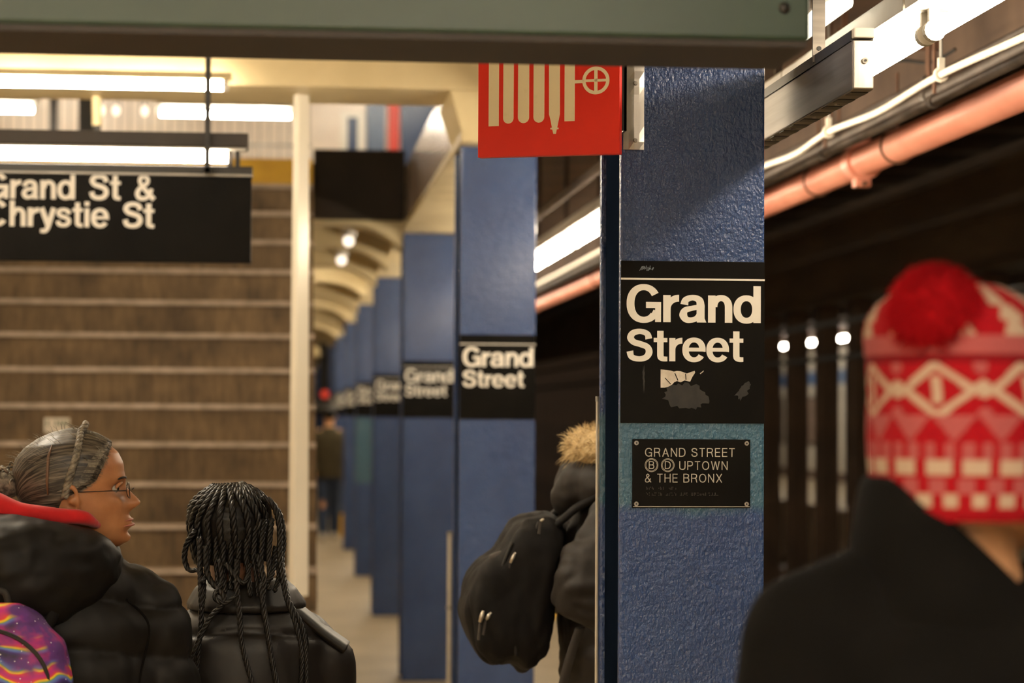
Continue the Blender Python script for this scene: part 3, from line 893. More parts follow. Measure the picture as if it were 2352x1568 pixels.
MB().prism([(-0.055, 0.028), (-0.05, 0.036), (-0.05, 0.080), (0.06, 0.080), (0.06, 0.036), (0.055, 0.028)], 'x', -1.75, -0.013).build('hood', 'soffit_dark', sl, bevel=0.003)
MB().box(-1.74, -0.02, -0.047, 0.052, 0.022, 0.030).build('reflector', 'housing_white', sl)
m = MB(); m.cyl((-1.7, 0, 0), (-0.085, 0, 0), 0.0195, None, 14); m.build('tube', 'tube_glow', sl)
MB().box(-0.085, -0.066, -0.012, 0.012, -0.03, 0.03).build('lampholder', 'soffit_dark', sl)
for x in (-0.05, -1.72):
    MB().box(x-0.008, x+0.008, -0.008, 0.008, -0.034, 0.028).build('stay', 'black_metal', sl)
# cream pipe coming down from the beam
pp = thing('pipe_drop', 'short cream pipe with a dark end hanging from the beam behind the exit sign', 'pipe', (-0.795, 9.62, 2.957))
MB().cyl((0, 0, 0), (0.004, 0, -0.12), 0.02, None, 14).build('pipe', 'cream_dirty', pp, smooth=False)
MB().cyl((0.004, 0, -0.12), (0.008, 0, -0.2), 0.018, 0.008, 14).build('nozzle', 'black_metal', pp)

# ================================================================== mezzanine details
fn = thing('picket_fence', 'grey metal picket barrier standing on the mezzanine', 'fence', (-3.0, 18.5, 3.18))
for z in (0.1, 0.62, 1.35):
    MB().box(0, 3.2, -0.012, 0.012, z, z+0.025).build('rail', 'galvanised', fn)
pk = MB().box(-0.006, 0.006, -0.006, 0.006, 0, 1.4).build('picket', 'galvanised', fn)
for i in range(1, 41):
    o = pk.copy(); COL.objects.link(o); o.location = (0.08*i-0.02, 0, 0)
pk.location = (0.02, 0, 0)
cb = thing('booth_cabinet', 'black cabinet standing on the mezzanine above the exit sign', 'cabinet', (-1.59, 17.6, 3.18))
MB().box(0, 0.14, 0, 0.2, 0, 1.1).build('body', 'black_metal', cb, bevel=0.005)
MB().box(-0.02, 0.16, -0.02, 0.22, 1.1, 1.14).build('top', 'black_metal', cb)
c2 = thing('slim_post', 'narrow black post beside the cabinet on the mezzanine', 'post', (-1.80, 17.6, 3.18))
MB().box(0, 0.05, 0, 0.05, 0, 1.45).build('shaft', 'black_metal', c2)
MB().box(-0.02, 0.07, -0.02, 0.07, 0, 0.02).build('foot', 'black_metal', c2)
for i, (x, lb) in enumerate(((-1.475, 'next to the cabinet'), (-1.355, 'second from the cabinet'), (-1.13, 'third from the cabinet'), (-1.01, 'closest to the long tube'))):
    g = thing('wall_bulb', 'small round bulb on the mezzanine, '+lb, 'light', (x, 18.3, 4.05), group='bulbs on the mezzanine')
    MB().sphere((0, 0, 0), (0.028, 0.028, 0.04), 12, 8).build('bulb', 'globe_glow', g, smooth=True)
    MB().cyl((0, 0, 0.03), (0, 0, 0.65), 0.006, None, 8).build('stem', 'conduit_grey', g)
pm('panel_blue', (0.035, 0.06, 0.13), None, 0.35)
pm('panel_blue_grey', (0.1, 0.14, 0.22), None, 0.35)
pm('board_red', (0.6, 0.05, 0.03), None, 0.5)
bd = thing('wall_window', 'narrow dark window with a white frame on the mezzanine wall', 'window', (0.53, 20.0, 3.45))
MB().box(0, 0.09, -0.02, 0, 0.05, 0.8).build('pane', 'panel_blue', bd)
for x in (-0.06, 0.09):
    MB().box(x, x+0.06, -0.04, 0, 0, 0.85).build('frame_side', 'housing_white', bd)
for z in (0, 0.8):
    MB().box(-0.06, 0.15, -0.035, 0, z, z+0.05).build('frame_rail', 'housing_white', bd)
for (x0, x1, mt, nm, lb, ct_) in ((0.70, 0.86, 'panel_blue_grey', 'wall_panel', 'pale blue panel on the mezzanine wall beside the white framed window', 'panel'),
                                  (0.89, 0.985, 'board_red', 'red_pillar', 'narrow red pillar standing against the mezzanine wall', 'pillar'),
                                  (1.0, 1.4, 'panel_blue', 'wall_panel', 'dark blue panel on the mezzanine wall behind the girder', 'panel')):
    o = thing(nm, lb, ct_, (x0, 20.0, 3.18))
    MB().box(0, x1-x0, -0.05, -0.002, 0, 1.25).build('face', mt, o, bevel=0.004)
    MB().box(0, x1-x0, -0.06, -0.002, 1.25, 1.30).build('head', 'housing_white' if mt != 'board_red' else mt, o)

# ================================================================== pipes and cables over the platform edge
cbx = 1.75
def zr(r, x): return EYE+r*x
cab = thing('white_cable', 'thin white cable sagging between clips above the platform edge', 'cable', (0, 0, 0))
cpts = [(cbx, 3.0, zr(.524, cbx)), (cbx, 4.4, zr(.5255, cbx)), (cbx, 5.1, zr(.5195, cbx)), (cbx, 5.95, zr(.5280, cbx)), (cbx, 6.6, zr(.5200, cbx)), (cbx, 7.22, zr(.5300, cbx)), (cbx, 7.7, zr(.5200, cbx)), (cbx, 8.3, zr(.5290, cbx)), (cbx, 9.0, zr(.523, cbx)), (cbx, 9.7, zr(.53, cbx)), (cbx, 11, zr(.525, cbx)), (cbx, 12.2, zr(.53, cbx)), (cbx, 16, zr(.528, cbx)), (cbx, 30, zr(.53, cbx))]
m = MB(); m.tube(catmull(cpts, 8), 0.0105, 10); m.build('cable', 'cable_white', cab, smooth=True)
for y, r in ((5.95, .528), (7.22, .530), (8.35, .529), (9.7, .53), (4.4, .5255)):
    z = zr(r, cbx)
    c = MB(); c.tube([(cbx+0.016*math.cos(2*PI*i/12), y, z+0.016*math.sin(2*PI*i/12)) for i in range(12)], 0.006, 6, closed=True)
    c.box(cbx-0.008, cbx+0.008, y-0.008, y+0.008, z+0.012, z+0.045)
    c = c.build('clip', 'cable_white', cab)
    MB().cyl((cbx, y, z+0.04), (cbx, y, 3.12), 0.0045, None, 8).build('hanger_rod', 'galvanised', c)
for i, (x, r, rad, lb) in enumerate(((1.95, .492, 0.016, 'grey conduit running beside the white cable'), (2.02, .505, 0.022, 'thicker grey conduit between the white cable and the red pipe'), (2.1, .53, 0.013, 'thin grey conduit high above the red pipe'), (1.25, .80, 0.02, 'dark conduit running above the steel housing'))):
    cd = thing('conduit', lb, 'conduit', (x, 0, zr(r, x)))
    MB().cyl((0, 2.5, 0), (0, 40, 0), rad, None, 10).build('tube', 'conduit_grey', cd, smooth=True)
    for y in (4.3+0.3*i, 6.7+0.3*i, 8.1+0.2*i, 10.6+0.3*i):
        MB().cyl((0, y, rad*0.6), (0, y, 3.12-zr(r, x)), 0.006, None, 8).build('hanger_rod', 'rust_hanger', cd)
        MB().cyl((0, y-0.02, 0), (0, y+0.02, 0), rad+0.006, None, 12).build('coupling', 'conduit_grey', cd)
rp = thing('standpipe', 'thick faded red fire pipe running along above the platform edge', 'pipe', (2.15, 0, 2.592))
R_ = 0.056
MB().cyl((0, 2.5, 0), (0, 40, 0), R_, None, 32).build('pipe', 'pipe_red', rp, smooth=True)
for y in (8.35, 14.4, 20.5):
    c = MB().cyl((0, y-0.05, 0), (0, y+0.05, 0), R_+0.016, None, 28)
    c.box(-0.03, 0.03, y-0.03, y+0.03, R_, R_+0.05)
    c.box(-0.03, 0.03, y-0.03, y+0.03, -R_-0.04, -R_)
    c = c.build('coupling', 'pipe_red', rp, bevel=0.004)
    for s in (-1, 1):
        MB().cyl((0.0, y-0.05, s*(R_+0.03)), (0.0, y+0.05, s*(R_+0.03)), 0.008, None, 10).build('coupling_bolt', 'rust_hanger', c)
for y in (5.2, 7.85, 9.05, 11.6, 15.5, 19.5):
    c = MB(); c.tube([((R_+0.005)*math.cos(2*PI*i/24), y, (R_+0.005)*math.sin(2*PI*i/24)) for i in range(24)], 0.005, 6, closed=True)
    c = c.build('hanger_loop', 'rust_hanger', rp)
    MB().cyl((0, y, R_), (0, y, 0.26), 0.006, None, 8).build('hanger_rod', 'rust_hanger', c)
# angle bracket frame above the pipe
fr = thing('hanger_frame', 'rusty bracket frame above the red pipe with a loose black wire', 'bracket', (2.02, 7.45, 2.87))
MB().box(-0.18, 0.17, -0.015, 0.015, 0.0, 0.03).build('crossbar', 'rust_hanger', fr)
for x in (-0.16, 0.16):
    MB().box(x-0.01, x+0.01, -0.01, 0.01, 0.0, 0.25).build('upright', 'rust_hanger', fr)
m = MB(); m.tube(catmull([(-0.1, 0.05, 0.0), (-0.05, 0.1, -0.04), (0.05, 0.05, -0.03), (0.12, -0.05, -0.05), (0.16, -0.2, -0.03)], 8), 0.006, 6)
m.build('loose_wire', 'rubber', fr)

# ================================================================== the tracks and the other platform
tc = thing('track_column', 'dark brown steel column between the two tracks', 'column', group='dark columns between the tracks')
MB().box(-0.11, 0.11, -0.15, -0.13, 0, 4.11).build('flange', 'track_column_paint', tc)
MB().box(-0.11, 0.11, 0.13, 0.15, 0, 4.11).build('flange', 'track_column_paint', tc)
MB().box(-0.012, 0.012, -0.13, 0.13, 0, 4.11).build('web', 'track_column_paint', tc)
tc.location = (6.2, 27.19-1.524*7, -1.2)
for k in range(-6, 22):
    copy_thing(tc, (6.2, 27.19+1.524*k, -1.2))
sg = thing('track_girder', 'deep dark girder resting on the row of columns between the tracks', 'girder', (6.2, 0, 2.92))
pm('girder_brown', (0.13, 0.085, 0.055), (0.07, 0.045, 0.03), 0.6, 0, 3, (1, 0.2, 1))
MB().box(-0.1, 0.1, 12, 70, 0.04, 1.04).build('web_plate', 'girder_brown', sg)
MB().box(-0.2, 0.2, 12, 70, 0.0, 0.04).build('lower_flange', 'girder_brown', sg)
MB().box(-0.13, 0.13, 12, 70, 0.45, 0.5).build('stiffener', 'girder_brown', sg)
MB().box(-0.16, 0.16, 12, 70, 0.9, 0.94).build('stiffener', 'girder_brown', sg)
lp = thing('track_rail_pipe', 'long dark pipe fixed along the row of track columns', 'pipe', (6.09, 0, 2.3))
MB().cyl((0, 12, 0), (0, 62, 0), 0.03, None, 10).build('pipe', 'rubber', lp)
MB().box(-0.02, 0.02, 12, 62, 0.36, 0.42).build('upper_cable', 'rubber', lp)
for x, lb in ((3.4, 'nearest running rail below the platform edge'), (4.83, 'second running rail of the near track'), (7.5, 'first running rail of the far track'), (8.93, 'running rail beside the opposite platform')):
    r = thing('running_rail', 'steel '+lb, 'rail', (x, 0, -1.2))
    MB().box(-0.07, 0.07, -6, 74, 0, 0.02).build('foot', 'rust_hanger', r)
    MB().box(-0.01, 0.01, -6, 74, 0.02, 0.12).build('web', 'rust_hanger', r)
    MB().box(-0.035, 0.035, -6, 74, 0.12, 0.15).build('head', 'stainless', r)
oc = copy_thing(c_plain, (10.3, 31.79, 0), 'blue steel column on the opposite platform seen between the dark columns')
oc['group'] = 'blue columns of the opposite platform'
for k in range(1, 7):
    o = copy_thing(oc, (10.3, 31.79+4.57*k, 0))
pm('poster_a', (0.3, 0.2, 0.14), (0.1, 0.07, 0.05), 0.5, 0, 9)
for i, y in enumerate((58.2, 63.0, 68.0)):
    o = thing('wall_poster', ('framed dark poster on the opposite platform wall', 'tall framed poster further along the opposite platform wall', 'last framed poster on the opposite platform wall')[i], 'poster', (13.98, y, 0.9))
    MB().box(-0.03, 0.0, 0, 1.7, 0, 1.3).build('frame', 'black_metal', o)
    MB().box(-0.035, -0.03, 0.06, 1.64, 0.06, 1.24).build('sheet', 'poster_a', o)

# far end of the platform
rl = thing('signal_box', 'small box with a red light hanging at the far end of the platform', 'signal', (0.67, 38.0, 1.98))
MB().box(-0.1, 0.1, 0, 0.12, -0.12, 0.85).build('box', 'black_metal', rl, bevel=0.01)
MB().cyl((0, -0.02, 0), (0, 0.0, 0), 0.065, None, 16).build('lens', 'red_glow', rl)
yb = thing('yellow_bucket', 'small yellow bucket on the platform floor near the far pedestrian', 'bucket', (0.74, 31.0, 0))
MB().cyl((0, 0, 0.0), (0, 0, 0.3), 0.085, 0.11, 20).build('body', 'yellow_paint', yb, smooth=False)
m = MB(); m.tube([(0.11*math.cos(PI*i/10), 0, 0.29+0.1*math.sin(PI*i/10)) for i in range(11)], 0.005, 6); m.build('handle', 'galvanised', yb)

# ================================================================== people: tools
def capsule(mb, p0, p1, r0, r1, n=14):
    mb.sphere(p0, r0, n, 8); mb.sphere(p1, r1, n, 8)
    mb.cyl(p0, p1, r0, r1, n)
def chain(mb, pts, rs):
    for i in range(len(pts)-1):
        capsule(mb, pts[i], pts[i+1], rs[i], rs[i+1])
def ell_ring(cx, cy, z, rx, ry, n=28, pw=0.85, tilt=0.0):
    out = []
    for i in range(n):
        a = 2*PI*i/n
        c, s_ = math.cos(a), math.sin(a)
        x = rx*math.copysign(abs(c)**pw, c); y = ry*math.copysign(abs(s_)**pw, s_)
        out.append((cx+x, cy+y, z+tilt*x))
    return out
def remesh(mb, voxel, smooth=4, name='body'):
    me = mb.mesh('tmp')
    o = bpy.data.objects.new('tmp', me); COL.objects.link(o)
    r = o.modifiers.new('r', 'REMESH'); r.mode = 'VOXEL'; r.voxel_size = voxel
    if smooth:
        s_ = o.modifiers.new('s', 'SMOOTH'); s_.factor = 0.5; s_.iterations = smooth
    dg = bpy.context.evaluated_depsgraph_get()
    new = bpy.data.meshes.new_from_object(o.evaluated_get(dg))
    new.name = name
    bpy.data.objects.remove(o); bpy.data.meshes.remove(me)
    new.polygons.foreach_set('use_smooth', [True]*len(new.polygons))
    return new
def verts_np(me):
    a = np.empty(len(me.vertices)*3); me.vertices.foreach_get('co', a)
    n = np.empty(len(me.vertices)*3); me.vertices.foreach_get('normal', n)
    return a.reshape(-1, 3), n.reshape(-1, 3)
def displace(me, fn):
    v, n = verts_np(me)
    d = fn(v)
    v = v+n*d[:, None]
    me.vertices.foreach_set('co', v.ravel()); me.update()
def fbm(v, scale, seed=0.0, stretch=(1, 1, 1)):
    out = np.empty(len(v))
    sx, sy, sz = [scale*s_ for s_ in stretch]
    for i, (x, y, z) in enumerate(v):
        out[i] = mnoise.noise(Vector((x*sx+seed, y*sy, z*sz)))
    return out
def baffle(u, pitch, amp):
    """puffer tubes along coordinate u: round between the seams, creased at them"""
    ph = np.abs(np.sin(np.pi*u/pitch))
    return amp*(np.power(ph, 0.45)-0.75)

HT = np.array([0, .04, .08, .13, .17, .25, .33, .42, .5, .58, .7, .8, .88, .94, .98, 1.0])
HF = np.array([.30, .375, .40, .405, .42, .41, .41, .395, .375, .405, .405, .365, .285, .19, .09, 0.0])
HB = np.array([.02, .0, -.04, -.10, -.16, -.27, -.36, -.43, -.465, -.485, -.49, -.455, -.375, -.265, -.14, 0.0])
HW = np.array([.10, .16, .20, .235, .255, .28, .30, .315, .322, .328, .33, .315, .265, .19, .10, 0.0])
def head_point(t, a, H, off=0.0, face=True):
    """a = 0 at the face, pi/2 at the right side (+x), pi at the back"""
    f, b, w = (float(np.interp(t, HT, q)) for q in (HF, HB, HW))
    c, s_ = math.cos(a), math.sin(a)
    mid = (f+b)*0.5*0.35
    x = w*math.copysign(abs(s_)**0.9, s_)
    y = mid+((f-mid) if c > 0 else (mid-b))*math.copysign(abs(c)**0.95, c)
    if face and c > 0:
        def G(u, s): return math.exp(-(u/s)**2)
        nr = float(np.interp(t, [.27, .30, .345, .37, .45, .54, .60], [0, .03, .115, .118, .07, .02, 0]))
        sg = float(np.interp(t, [.3, .36, .45, .56], [.075, .068, .045, .045]))
        y += nr*G(x, sg)
        y += 0.03*G(abs(x)-.05, .03)*G(t-.345, .035)
        y -= 0.05*G(abs(x)-.135, .075)*G(t-.495, .05)
        y += 0.018*G(t-.575, .03)*G(abs(x)-.12, .1)
        y += 0.034*G(t-.225, .026)*G(x, .1)+0.034*G(t-.175, .026)*G(x, .09)
        y -= 0.016*G(t-.2, .009)*G(x, .12)
        y -= 0.022*G(t-.125, .03)*G(x, .12)
        y += 0.03*G(t-.055, .045)*G(x, .1)
        y += 0.02*G(abs(x)-.2, .07)*G(t-.37, .07)
        y -= 0.012*G(t-.265, .02)*G(abs(x)-.0, .03)
    p = Vector((x*H, y*H, t*H))
    if off:
        d = Vector((x, y-mid*0.5, (t-.55)*0.8)).normalized()
        p += d*off
    return p
def head_into(mb, H, M, nt_=64, na=88):
    rings = []
    for i in range(nt_+1):
        t = 0.002+0.997*(0.5-0.5*math.cos(PI*i/nt_))
        rings.append([tuple(M @ head_point(t, 2*PI*k/na, H)) for k in range(na)])
    mb.loft(rings)
def ear_into(mb, H, M, side):
    c = Vector((side*0.325*H, -0.03*H, 0.43*H))
    pts = []
    for i in range(11):
        a = math.radians(-150+i*27)
        pts.append(M @ (c+Vector((side*(0.03+0.03*math.sin(a+0.5))*H*0.9, 0.062*H*math.cos(a)-0.02*H, 0.125*H*math.sin(a)))))
    mb.tube(pts, [0.018*H]*3+[0.021*H]*5+[0.026*H]*3, 8)
    q = Vector((side*0.035*H, -0.01*H, 0))
    p = M @ (c+q)
    mb.sphere(tuple(p), 0.035*H, 10, 8)
    mb.sphere(tuple(M @ (c+Vector((side*0.02*H, -0.0*H, -0.11*H)))), 0.035*H, 10, 8)

def hand_into(mb, wrist, fwd, up, side, k=1.0, curl=0.5):
    """palm, four unequal bent fingers and a thumb from the side of the palm"""
    w = Vector(wrist); f = Vector(fwd).normalized()
    u = Vector(up); u = (u-f*u.dot(f)).normalized()
    s_ = f.cross(u)*side
    pc = w+f*0.045*k
    for o in (-0.026, -0.009, 0.009, 0.026):
        capsule(mb, w+s_*o*0.7*k+f*0.01*k, w+f*0.085*k+s_*o*k, 0.013*k, 0.011*k, 8)
    for o, L in ((-0.03, 0.062), (-0.01, 0.078), (0.010, 0.082), (0.029, 0.072)):
        b0 = w+f*0.085*k+s_*o*k
        d = f.copy(); p = b0
        for j, fr in enumerate((0.45, 0.32, 0.23)):
            q = p+d*L*fr*k
            capsule(mb, p, q, (0.0095-0.001*j)*k, (0.0088-0.001*j)*k, 8)
            p = q
            d = (d*math.cos(curl)-u*math.sin(curl)).normalized()
    b0 = w+f*0.025*k+s_*0.03*k
    b1 = b0+(s_*0.8+f*0.7-u*0.25).normalized()*0.038*k
    b2 = b1+(s_*0.3+f*0.95-u*0.3).normalized()*0.03*k
    b3 = b2+(f-u*0.4).normalized()*0.024*k
    chain(mb, [b0, b1, b2, b3], [0.013*k, 0.011*k, 0.0098*k, 0.008*k])

def legs_into(mb, hip, foot_l, foot_r, r=(0.085, 0.06, 0.045), knee_f=(0, 0.03, 0)):
    for s_, ft in ((-1, foot_l), (1, foot_r)):
        h = Vector(hip)+Vector((s_*0.085, 0, 0))
        a = Vector(ft)+Vector((0, 0, 0.09))
        kn = (h+a)/2+Vector(knee_f)
        chain(mb, [h, kn, a], r)

def make_body(name, parent, H, head_M, neck_base, skel, voxel=0.006, ears=True):
    """one continuous skin: head, neck, chest, arms, hands, legs"""
    mb = MB()
    head_into(mb, H, head_M)
    if ears:
        ear_into(mb, H, head_M, 1); ear_into(mb, H, head_M, -1)
    nk = head_M @ Vector((0, -0.12*H, 0.16*H))
    capsule(mb, nk, Vector(neck_base), 0.24*H, 0.27*H)
    skel(mb)
    me = remesh(mb, voxel, 3, name)
    return me

def trousers_shoes(t, hip, fl, fr, mat_t, mat_s, rr_=(0.1, 0.08, 0.066), knee_f=(0, 0.03, 0), toe=(0, 1, 0)):
    mb = MB()
    mb.sphere((hip[0], hip[1], hip[2]+0.02), (0.17, 0.12, 0.12), 18, 10)
    legs_into(mb, hip, fl, fr, rr_, knee_f)
    me = remesh(mb, 0.014, 3, 'trousers')
    link('trousers', me, mat_t, t)
    for ft in (fl, fr):
        f = Vector(ft); td = Vector(toe)
        sb_ = MB()
        capsule(sb_, f+Vector((0, 0, 0.05))-td*0.05, f+Vector((0, 0, 0.042))+td*0.14, 0.05, 0.042)
        sb_.sphere(tuple(f+Vector((0, 0, 0.08))-td*0.03), 0.05, 12, 8)
        me = remesh(sb_, 0.01, 3, 'shoe')
        v, n = verts_np(me)
        v[:, 2] = np.maximum(v[:, 2], f.z+0.001)
        me.vertices.foreach_set('co', v.ravel())
        link('shoe', me, mat_s, t)

def braid_into(mb, pts, r, n_per=7, pitch=None, taper=0.75, sides=6):
    """three strands wound round a path"""
    P = catmull(pts, n_per)
    L = [0.0]
    for i in range(1, len(P)):
        L.append(L[-1]+(P[i]-P[i-1]).length)
    pitch = pitch or r*5.2
    m = max(int(L[-1]/(pitch/7)), 8)
    Q = []
    for k in range(m+1):
        s_ = L[-1]*k/m
        i = min(np.searchsorted(L, s_), len(P)-1); i = max(i, 1)
        f = (s_-L[i-1])/max(L[i]-L[i-1], 1e-9)
        Q.append(P[i-1].lerp(P[i], f))
    a = None
    strands = [[], [], []]; rad = []
    for k, p in enumerate(Q):
        d = (Q[min(k+1, m)]-Q[max(k-1, 0)]).normalized()
        if a is None:
            a = d.orthogonal().normalized()
        a = (a-d*a.dot(d)).normalized(); b = d.cross(a)
        kk = 1-(1-taper)*k/m
        rad.append(r*0.56*kk)
        for j in range(3):
            th = 2*PI*(L[-1]*k/m)/pitch+j*2*PI/3
            strands[j].append(p+(a*math.cos(th)*1.0+b*math.sin(th)*0.8)*r*0.5*kk)
    for st_ in strands:
        mb.tube(st_, rad, sides)

# fabrics, skin and hair
def cloth(name, c, rough=0.85, sheen=0.3, bs=220, bstr=0.15, c2=None, spec=0.3):
    m, nt, b = nodes_of(name)
    v = mapped(nt)
    n = noise_tex(nt, v, 14, 4)
    c2 = c2 or tuple(x*0.7 for x in c)
    nt.links.new(ramp(nt, n, [(0.35, c2), (0.65, c)]), b.inputs['Base Color'])
    b.inputs['Roughness'].default_value = rough
    b.inputs['Sheen Weight'].default_value = sheen
    b.inputs['Specular IOR Level'].default_value = spec
    bump(nt, b, noise_tex(nt, v, bs, 2), bstr, 0.002)
cloth('puffer_black', (0.0055, 0.0045, 0.0038), 0.55, 0.0, 90, 0.12, spec=0.22)
cloth('parka_black', (0.014, 0.0105, 0.0082), 0.65, 0.0, 150, 0.12)
cloth('leather_black', (0.009, 0.0068, 0.0057), 0.46, 0.0, 60, 0.06, spec=0.3)
cloth('wool_black', (0.0045, 0.004, 0.0037), 0.95, 0.0, 260, 0.2, spec=0.08)
cloth('pack_black', (0.0065, 0.0052, 0.0045), 0.75, 0.0, 300, 0.25, spec=0.2)
cloth('strap_grey', (0.05, 0.042, 0.036), 0.8, 0.1)
cloth('lining_red', (0.62, 0.012, 0.016), 0.85, 0.3)
cloth('trouser_dark', (0.012, 0.013, 0.018), 0.9, 0.1)
cloth('jeans', (0.035, 0.055, 0.11), 0.9, 0.1)
cloth('olive', (0.06, 0.048, 0.022), 0.85, 0.1)
cloth('shoe_dark', (0.02, 0.018, 0.017), 0.6, 0)
cloth('shoe_white', (0.7, 0.66, 0.6), 0.6, 0)
def skin(name, c, c2):
    m, nt, b = nodes_of(name)
    v = mapped(nt)
    nt.links.new(ramp(nt, noise_tex(nt, v, 22, 5), [(0.3, c2), (0.7, c)]), b.inputs['Base Color'])
    b.inputs['Roughness'].default_value = 0.45
    b.inputs['Subsurface Weight'].default_value = 0.12
    b.inputs['Subsurface Radius'].default_value = (0.012, 0.005, 0.003)
    b.inputs['Subsurface Scale'].default_value = 0.4
    bump(nt, b, noise_tex(nt, v, 320, 3), 0.12, 0.0015)
skin('skin_brown', (0.47, 0.215, 0.095), (0.36, 0.145, 0.058))
skin('skin_dark', (0.2, 0.085, 0.04), (0.15, 0.06, 0.028))
skin('skin_tan', (0.62, 0.33, 0.17), (0.54, 0.27, 0.13))
def hair_mat(name, dark, light, stretch, lo=0.4, hi=0.7, rough=0.5, sc=30):
    m, nt, b = nodes_of(name)
    v = mapped(nt, stretch)
    n = noise_tex(nt, v, sc, 5, 0.6)
    nt.links.new(ramp(nt, n, [(lo, dark), (hi, light)]), b.inputs['Base Color'])
    b.inputs['Roughness'].default_value = rough
    b.inputs['Specular IOR Level'].default_value = 0.3
    bump(nt, b, n, 0.3, 0.0015)
hair_mat('hair_grey', (0.014, 0.0105, 0.008), (0.25, 0.21, 0.165), (6, 0.6, 6), 0.42, 0.78, 0.42, 26)
_m, _nt, _b = MATS['hair_grey'], MATS['hair_grey'].node_tree, None
_at = _nt.nodes.new('ShaderNodeAttribute'); _at.attribute_name = 'flow'
for _n in _nt.nodes:
    if _n.type == 'MAPPING':
        _n.inputs['Scale'].default_value = (1.0, 0.12, 0.3)
        _nt.links.new(_at.outputs[1], _n.inputs[0])
hair_mat('hair_grey_braid', (0.06, 0.05, 0.038), (0.3, 0.26, 0.2), (3, 3, 3), 0.35, 0.65)
hair_mat('hair_black', (0.0032, 0.0025, 0.002), (0.009, 0.0066, 0.005), (4, 4, 1), 0.4, 0.7, 0.42)
hair_mat('fur_tan', (0.3, 0.2, 0.085), (0.72, 0.54, 0.28), (1, 1, 1), 0.35, 0.65, 0.7)
pm('eye_white', (0.42, 0.37, 0.32), None, 0.15)
pm('eye_dark', (0.02, 0.012, 0.008), None, 0.1)
pm('lip_tone', (0.4, 0.13, 0.09), (0.34, 0.1, 0.07), 0.45)
pm('wire_frame', (0.05, 0.035, 0.028), None, 0.3, 0.8)
pm('pink_plastic', (0.5, 0.06, 0.18), None, 0.3)
_m, _nt, _b = nodes_of('lens_glass')
_b.inputs['Base Color'].default_value = (0.95, 0.93, 0.9, 1)
_b.inputs['Roughness'].default_value = 0.02
_b.inputs['Transmission Weight'].default_value = 1.0
_b.inputs['IOR'].default_value = 1.08

# ================================================================== the grey-haired woman in glasses
W = thing('person', 'person in wire glasses and a black puffer coat with red hood lining, head turned aside', 'person', (-0.446, 4.82, 0))
HY = math.radians(-86)
WH = 0.247
HMW = Matrix.Translation((0.028, 0.0, 1.347)) @ Matrix.Rotation(HY, 4, 'Z') @ Matrix.Rotation(math.radians(5), 4, 'X')
def w_skel(mb):
    chain(mb, [(0, -0.01, 1.27), (0, 0.0, 1.12), (0, 0, 0.92)], [0.11, 0.13, 0.13])
    for s_ in (-1, 1):
        chain(mb, [(s_*0.1, 0, 1.25), (s_*0.165, 0, 1.2), (s_*0.2, 0.0, 0.96), (s_*0.17, 0.12, 0.78)], [0.05, 0.05, 0.042, 0.03])
        hand_into(mb, (s_*0.17, 0.12, 0.78), (-s_*0.4, 0.5, -0.7), (s_, 0.3, 0), s_)
    legs_into(mb, (0, 0, 0.86), (-0.1, 0, 0), (0.1, 0.02, 0))
wb = make_body('body', W, WH, HMW, (-0.005, -0.01, 1.30), w_skel, 0.0042)
link('body', wb, 'skin_brown', W)
# eyes, lips, brows
for s_ in (1, -1):
    c = HMW @ Vector((s_*0.132*WH, 0.300*WH, 0.495*WH))
    e = MB(); e.sphere(tuple(c), 0.0108, 14, 10)
    eo = e.build('eye', 'eye_white', W, smooth=True)
    d = HMW.to_3x3() @ Vector((0.15, 1, -0.05)).normalized()
    i_ = MB(); i_.sphere(tuple(c+d*0.0075), 0.0055, 10, 8); i_.build('iris', 'eye_dark', eo, smooth=True)
    lid = MB()
    lid.tube([HMW @ Vector((s_*(0.132+0.075*math.cos(a))*WH, (0.372-0.045*abs(math.cos(a))**2)*WH, (0.497+0.042*math.sin(a))*WH)) for a in [PI*i/10 for i in range(11)]], [0.0015]+[0.0036]*9+[0.0015], 8)
    lid.build('eyelid', 'skin_brown', W, smooth=True)
    bw = MB(); bw.tube([HMW @ head_point(0.572+0.012*math.sin(u*PI), s_*(0.17+0.42*u), WH, 0.0012) for u in [i/8 for i in range(9)]], [0.001]+[0.0022]*7+[0.001], 6)
    bw.build('eyebrow', 'hair_black', W, smooth=True)
for t0, rr_ in ((0.222, 0.0026), (0.178, 0.0032)):
    lp_ = MB(); lp_.tube([HMW @ (head_point(t0-0.006*abs(u), u*0.55, WH)+Vector((0, -0.0018, 0))) for u in [-1+i/6 for i in range(13)]], [rr_*(1-0.75*abs(-1+i/6)**2) for i in range(13)], 8)
    lp_.build('lip', 'lip_tone', W, smooth=True)
# glasses
gl = MB()
for s_ in (1, -1):
    c = Vector((s_*0.140*WH, 0.435*WH, 0.468*WH))
    gl.tube([HMW @ (c+Vector((0.021*math.cos(a), -0.006*abs(math.cos(a))*(1 if s_*math.cos(a) > 0 else 0), 0.0155*math.sin(a)))) for a in [2*PI*i/24 for i in range(24)]], 0.00095, 6, closed=True)
    gl.tube([HMW @ Vector((s_*(0.14*WH+0.021), 0.41*WH, 0.472*WH)), HMW @ Vector((s_*0.318*WH, 0.28*WH, 0.485*WH)), HMW @ Vector((s_*0.338*WH, -0.02*WH, 0.50*WH)), HMW @ Vector((s_*0.335*WH, -0.09*WH, 0.47*WH))], 0.0011, 6)
gl.tube([HMW @ Vector((-0.014, 0.46*WH, 0.475*WH)), HMW @ Vector((0, 0.475*WH, 0.485*WH)), HMW @ Vector((0.014, 0.46*WH, 0.475*WH))], 0.0011, 6)
go = gl.build('glasses', 'wire_frame', W, smooth=True, label='thin dark wire glasses')
